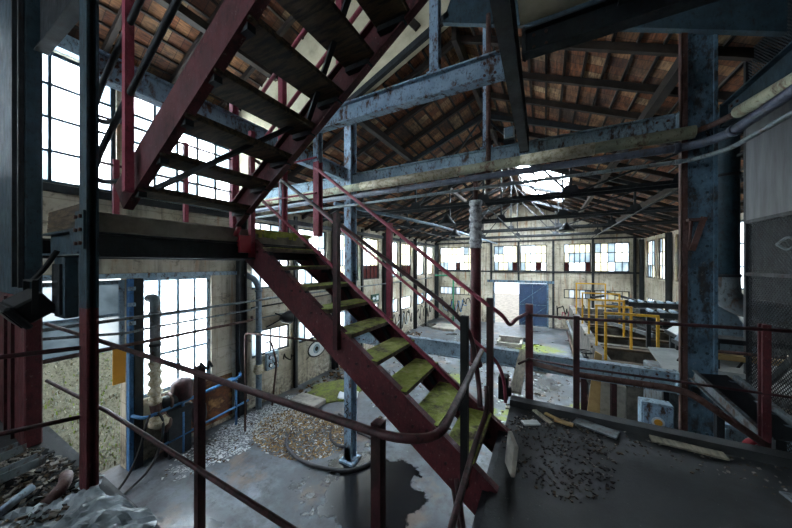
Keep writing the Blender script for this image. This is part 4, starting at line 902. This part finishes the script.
obj('pier', MB().b2((.75, 5.5, 0), (1.12, 5.9, 2.0)), M['concrete'], r, bevel=.02); obj('hole', MB().b2((.85, 5.49, 1.25), (1.0, 5.51, 1.5)), M['black'], r)  # black plate on the solid face paints the shade of a hole
tagit(obj('leaning_board', MB().prism([(.45, 5.5, 0), (.72, 5.42, 0), (.74, 5.05, 2.56), (.66, 5.06, 2.6)], (.0, .02, .01)), M['board']), 'tan triangular board leaning beyond the blue floor-edge beam', 'board')
# pallets of scrap steel further right
r = thing('steel_scrap', (3.0, 12.4, 1.86), 'tangle of dark steel frames piled over the far end of the tank', 'frame')
rg = random.Random(3)
for k in range(26):
    x, y = rg.uniform(2.0, 3.5), rg.uniform(9.6, 15.5); a = rg.uniform(0, 3.1); L = rg.uniform(.3, .8); z = rg.uniform(1.95, 2.5)
    obj('bar', MB().bar((x - L * math.cos(a), y - L * math.sin(a), z), (x + L * math.cos(a), y + L * math.sin(a), z + rg.uniform(-.1, .2)), .07, .09), M['dark' if k % 3 else 'slate'], r)

# ------------------------------------------------------------------ hall floor
tagit(obj('hose', MB().tube(wob([(-5.5, 4.9, .05), (-5.2, 4.6, .03), (-4.9, 4.2, .03), (-4.3, 4.0, .03), (-3.7, 4.05, .03), (-3.2, 4.25, .03), (-3.0, 4.7, .03), (-3.3, 5.2, .03), (-4.0, 5.3, .03)]), .035, 8), M['hose']), 'dusty hose looping round the foot of the slender blue column', 'hose')
tagit(obj('hose', MB().tube(wob([(-4.5, 5.2, .03), (-4.2, 4.8, .03), (-3.8, 4.7, .03), (-3.75, 5.0, .03), (-4.2, 5.5, .03), (-4.7, 5.7, .03)]), .03, 8), M['hose']), 'dusty hose coil lying in the debris behind the slender blue column', 'hose')
def scatter(name, label, cat, n, cx, cy, rx, ry, z0, sz, m, seed, flat=.25, zf=None, hump=0, asp=(.3, .9)):
    rg = random.Random(seed); f = MB()
    for k in range(n):
        a = rg.uniform(0, 6.283); q = math.sqrt(rg.random()) ; x, y = cx + rx * q * math.cos(a), cy + ry * q * math.sin(a)
        s = sz * rg.uniform(.4, 1.4); z = (zf(x, y) if zf else z0 + hump * (1 - q) * rg.random())
        R = Matrix.Rotation(rg.uniform(0, 6.28), 3, 'Z') @ Matrix.Rotation(rg.uniform(-.5, .5), 3, 'X') @ Matrix.Rotation(rg.uniform(-.4, .4), 3, 'Y')
        f.mi = rg.randrange(len(m)) if isinstance(m, list) else 0
        f.box((x, y, z + s * flat * .6), (s, s * rg.uniform(*asp), s * flat), R=R)
    return obj(name, f, m, None, label, cat, None, 'stuff')
chips = [plain('wood_chips', ['#5a4328', '#9a7d50', '#b89b6c'], 8, .9), M['wood'], plain('white_flakes', ['#b9bcbd', '#e2e4e4'], 8, .9), plain('dead_leaves', ['#4a3620', '#7a5a34'], 8, .9)]
scatter('debris', 'brown leaves and wood chips strewn round the hose on the hall floor', 'debris', 3200, -5.0, 4.75, 1.25, .9, 0, .06, [chips[0], chips[3], M['wood'], chips[0], chips[0], chips[2]], 11, .05, None, .14, (.1, .4))
scatter('debris', 'white paint flakes strewn along the window wall by the blue rail', 'debris', 420, -6.1, 4.0, .6, 1.5, 0, .06, [chips[2], chips[2], M['wood']], 12, .05, None, .02, (.2, .8))
scatter('debris', 'small rubble spread along the foot of the window wall', 'debris', 600, -6.3, 10.2, .6, 4.6, 0, .09, [M['rubble'], M['wood'], chips[3]], 13, .4)
scatter('debris', 'loose rubble spread over the middle of the hall floor', 'debris', 900, -2.2, 10.5, 3.4, 5.0, 0, .07, [M['rubble'], M['sheet'], M['wood']], 14, .3)
tagit(obj('plinth', MB().b2((-6.3, 5.5, 0), (-5.4, 6.0, .14)), M['concrete'], bevel=.02), 'low rough concrete plinth in front of the control panel', 'plinth')
tagit(obj('plinth', MB().b2((-6.2, 7.6, 0), (-4.9, 8.5, .06)), M['concrete'], bevel=.02), 'flat concrete plinth on the floor beyond the moss patch', 'plinth')
tagit(obj('plinth', MB().b2((-6.0, 15.8, 0), (-4.6, 17.2, .14)), M['concrete'], bevel=.02), 'pale concrete plinth near the far left corner', 'plinth')
r = thing('moss_mound', (-5.7, 6.7, 0), 'green moss mound on the hall floor beside the white sheet', 'moss')
f = MB(); f.lathe((-5.7, 6.7, -.01), [(.8, 0), (.75, .04), (.5, .08), (.2, .1)], 24)
for v in f.bm.verts: v.co.x += math.sin(v.co.y * 9) * .07; v.co.y += math.sin(v.co.x * 7) * .07
obj('mound', f, plain('moss', ['#39421a', '#6a7428', '#4c4a30', '#8a8f3a'], 7, .95, 0, .8), r)
f = MB(); grid(f, -.28, .28, -.2, .2, 8, 6, lambda x, y: .12 + .03 * math.sin(x * 12) + .02 * math.cos(y * 14))
bmesh.ops.rotate(f.bm, cent=(0, 0, 0), matrix=Matrix.Rotation(.5, 3, 'Z'), verts=f.bm.verts); bmesh.ops.translate(f.bm, vec=(-5.05, 6.55, 0), verts=f.bm.verts)
g = bmesh.ops.extrude_face_region(f.bm, geom=f.bm.faces[:]); bmesh.ops.translate(f.bm, vec=(0, 0, -.012), verts=[v for v in g['geom'] if isinstance(v, bmesh.types.BMVert)])
obj('plastic_sheet', f, M['white'], None, 'crumpled white sheet lying against the moss mound', 'sheet')
for c, s, l in (((-1.5, 14.6), (1.1, .9), 'dark open floor hatch nearer the far blue door'), ((-.4, 11.6), (.9, .8), 'dark open floor hatch beside the mossy floor'),):
    q = thing('floor_hatch', (c[0], c[1], 0), l, 'hatch')
    obj('frame', MB().b2((c[0] - s[0] / 2, c[1] - s[1] / 2, 0), (c[0] + s[0] / 2, c[1] - s[1] / 2 + .1, .16)).b2((c[0] - s[0] / 2, c[1] + s[1] / 2 - .1, 0), (c[0] + s[0] / 2, c[1] + s[1] / 2, .3)).b2((c[0] - s[0] / 2, c[1] - s[1] / 2, 0), (c[0] - s[0] / 2 + .1, c[1] + s[1] / 2, .2)).b2((c[0] + s[0] / 2 - .1, c[1] - s[1] / 2, 0), (c[0] + s[0] / 2, c[1] + s[1] / 2, .2)), M['concrete'], q)
    obj('pit_shade', MB().b2((c[0] - s[0] / 2 + .1, c[1] - s[1] / 2 + .1, .005), (c[0] + s[0] / 2 - .1, c[1] + s[1] / 2 - .1, .02)), M['black'], q)  # flat black sheet on the floor paints the shade of a pit
tagit(obj('manhole_ring', MB().lathe((-5.6, 12.6, 0), [(.5, 0), (.5, .1), (.36, .12), (.34, .05)], 24), M['concrete']), 'round concrete manhole ring on the floor by the window wall', 'manhole')
tagit(obj('bent_pipe', MB().tube(rnd([(-2.6, 11.6, .04), (-1.9, 12.2, .2), (-.9, 11.2, .04)], .3), .035, 8), M['brown']), 'bent rusty pipe lying on the middle of the hall floor', 'pipe')
for k, (x, y, L, a, l) in enumerate(((-.2, 8.2, 1.5, .15, 'pale plank on the hall floor nearest the blue floor-edge beam'), (.1, 8.5, 1.5, .1, 'pale plank on the hall floor, second from the blue floor-edge beam'), (.3, 8.8, 1.4, .2, 'pale plank on the hall floor farthest of the three'))):
    tagit(obj('floor_plank', MB().box((x, y, .02), (L, .11, .04), a), M['plank']), l, 'plank', 'planks on the hall floor')
f = MB(); f.prism([(.25, 6.2, .03), (1.25, 6.6, .05), (.9, 7.4, .1), (.2, 7.0, .04)], (0, 0, .02)); obj('sheet_panel', f, M['sheet'], None, 'pale flat sheet lying on the hall floor behind the kerb', 'sheet')

# ------------------------------------------------------------------ things on the walkway
tagit(obj('loose_plank', MB().bar((-.30, 3.44, W + .10), (-.26, 4.42, 2.655), .12, .03), M['plank']), 'pale plank bridging from the walkway corner to the blue floor-edge beam', 'plank')
r = thing('black_box', (-.45, 3.4, W), 'small black box at the walkway corner beside the pale plank', 'box')
obj('casing', MB().b2((-.47, 3.36, 2.62 - .26), (-.37, 3.5, 2.62)), M['black'], r, bevel=.008); obj('clip', MB().b2((-.37, 3.40, 2.40), (-.335, 3.44, 2.5)), M['dark'], r)
scatter('debris', 'plaster crumbs and shards littering the walkway by the stair foot', 'debris', 700, .08, 2.75, .42, .6, W, .016, [M['black'], M['rafter'], M['wood'], M['rubble'], M['black']], 21, .3)
scatter('debris', 'fine dark grit scattered along the kerb of the walkway', 'debris', 260, 1.0, 3.1, 1.2, .25, W, .016, [M['rubble'], M['wood']], 22, .3)
for x, y, L, w, a, m, l in ((-.02, 3.18, .26, .05, -.9, 'plank', 'short grey wood offcut in the corner of the kerb'), (.1, 3.2, .24, .04, -.6, 'board', 'short tan wood offcut near the kerb'), (.16, 3.16, .16, .06, -.2, 'board', 'tan wood scrap lying across the tan offcut'), (.42, 3.2, .34, .14, -.35, 'slate', 'grey slate shard by the kerb, the largest shard'), (-.12, 3.0, .16, .08, .5, 'sheet', 'pale shard nearest the stair foot'), (1.05, 3.22, .46, .10, -.05, 'plank', 'grey plank strip under the kerb on the right walkway'), (1.55, 2.85, .3, .12, .2, 'slate', 'dark slate piece on the right walkway')):
    tagit(obj('scrap_piece', MB().box((x, y, W + .025), (L, w, .018), a, ), M[m], bevel=.004), l, 'scrap')
tagit(obj('leaning_tile', MB().prism([(-.28, 2.35, W), (-.22, 2.2, W), (-.20, 2.25, W + .2), (-.26, 2.38, W + .24)], (.03, .01, 0)), M['concrete'], bevel=.004), 'broken tile propped at the foot of the lower stair flight', 'tile')
# heap by the corner column
scatter('debris', 'dark soil and twigs heaped on the walkway by the corner column', 'debris', 1800, -3.1, .44, .95, .31, W, .03, [M['wood'], M['black'], M['rubble']], 31, .3, None, .08)
for p0, p1, l in (((-3.2, .22, W + .1), (-3.3, .60, W + .09), 'grey gutter length nearest the corner column'), ((-3.5, .2, W + .11), (-3.62, .56, W + .10), 'grey gutter length nearest the massive column')):
    d = Vector(p1) - Vector(p0); f = MB().sweep(Vector(p0) - d * .9, p1, [(-.05, 0), (.05, 0), (.05, .06), (.042, .06), (.042, .008), (-.042, .008), (-.042, .06), (-.05, .06)])
    tagit(obj('gutter', f, M['slate']), l, 'gutter')
tagit(obj('tube_offcut', MB().tube([(-2.84, .30, W + .06), (-2.98, .50, W + .09)], .025, 10), M['grey']), 'short grey tube offcut beside the plastic sheet', 'tube')
tagit(obj('pipe_elbow', MB().tube(rnd([(-3.02, .66, W + .05), (-2.86, .62, W + .07), (-2.78, .52, W + .04)], .08), .035, 10), M['brown']), 'brown elbow pipe lying at the corner column foot', 'pipe')
f = MB(); rg = random.Random(5)
grid(f, -2.85, -1.95, .30, .77, 40, 20, lambda x, y: W + .045 + .02 * math.sin(x * 9 + y * 7) + .012 * math.sin(x * 31 - y * 24) + .008 * math.sin(y * 61 + x * 43) + rg.uniform(-.006, .006))
for p in f.bm.faces: p.smooth = False
for v in f.bm.verts: v.co.y += .05 * math.sin(v.co.x * 8); v.co.x += .05 * math.sin(v.co.y * 16)
g = bmesh.ops.extrude_face_region(f.bm, geom=f.bm.faces[:]); bmesh.ops.translate(f.bm, vec=(0, 0, -.003), verts=[v for v in g['geom'] if isinstance(v, bmesh.types.BMVert)])
t = MT('dusty_plastic'); t.b.inputs['Transmission Weight'].default_value = .25
obj('plastic_sheet', f, t.put(t.ramp(t.noise(7, 5, .6), [(.3, '#4a565e'), (.7, '#b4c0c6')]), .35), None, 'crinkled bluish plastic sheet on the walkway at the corner column', 'sheet')
# floodlight under the landing beam
r = thing('floodlight', (-3.3, .5, 3.5), 'black floodlight hanging under the landing beside the massive column', 'lamp')
obj('bracket', MB().tube(rnd([(-3.22, .66, 4.0), (-3.24, .6, 3.86), (-3.3, .56, 3.78)], .05), .016, 8).bar((-3.42, .55, 3.55), (-3.42, .55, 3.78), .012, .03, (0, 1, 0)).bar((-3.18, .55, 3.55), (-3.18, .55, 3.78), .012, .03, (0, 1, 0)).bar((-3.43, .55, 3.78), (-3.17, .55, 3.78), .03, .012), M['black'], r)
R = Matrix.Rotation(.6, 3, 'X') @ Matrix.Rotation(.2, 3, 'Y')
obj('housing', MB().box((-3.3, .55, 3.60), (.22, .16, .16), R=R).box(Vector((-3.3, .55, 3.60)) + R @ Vector((0, -.10, 0)), (.26, .04, .20), R=R), M['black'], r, bevel=.012)
obj('glass', MB().box(Vector((-3.3, .55, 3.60)) + R @ Vector((0, -.125, 0)), (.20, .008, .15), R=R), M['rubber'], r)
r = thing('junction_box', (-3.02, .62, 3.5), 'dark metal box hung on the landing beam beside the floodlight', 'box')
obj('casing', MB().b2((-3.3, .66, 3.5), (-3.08, .74, 3.95)), M['navy'], r, bevel=.008); obj('lid', MB().b2((-3.28, .645, 3.53), (-3.10, .66, 3.9)), M['dark'], r)

# ------------------------------------------------------------------ outside
rg = random.Random(17); f = MB()
for k in range(20000):
    x = -7.4 - abs(rg.gauss(0, 2.6)); y = rg.uniform(-4, 8)
    z = bank(x, y); f.mi = rg.randrange(4); s = rg.uniform(.012, .05); a = rg.uniform(0, 6.28); tl = rg.uniform(-.05, .08)
    p = Vector((x, y, z)); u = Vector((math.cos(a), math.sin(a), 0)) * s; w = Vector((-math.sin(a) * .3, math.cos(a) * .3, rg.uniform(.3, 1.2))) * s * 1.5
    f._f([f.bm.verts.new(p - u * .4), f.bm.verts.new(p + u * .4), f.bm.verts.new(p + u * .3 + w), f.bm.verts.new(p - u * .1 + w * 1.2)])
gm = [plain('weed_green', ['#3c5218', '#667c2a'], 5, .9), plain('weed_pale', ['#666b58', '#94968a'], 5, .9), plain('weed_dry', ['#4e4636', '#7a7464'], 5, .9), plain('weed_grey', ['#5c6660', '#98a098'], 5, .9)]
obj('weeds', f, gm, None, 'low weeds and leaf litter on the bank outside the open doorway', 'weeds', None, 'stuff')
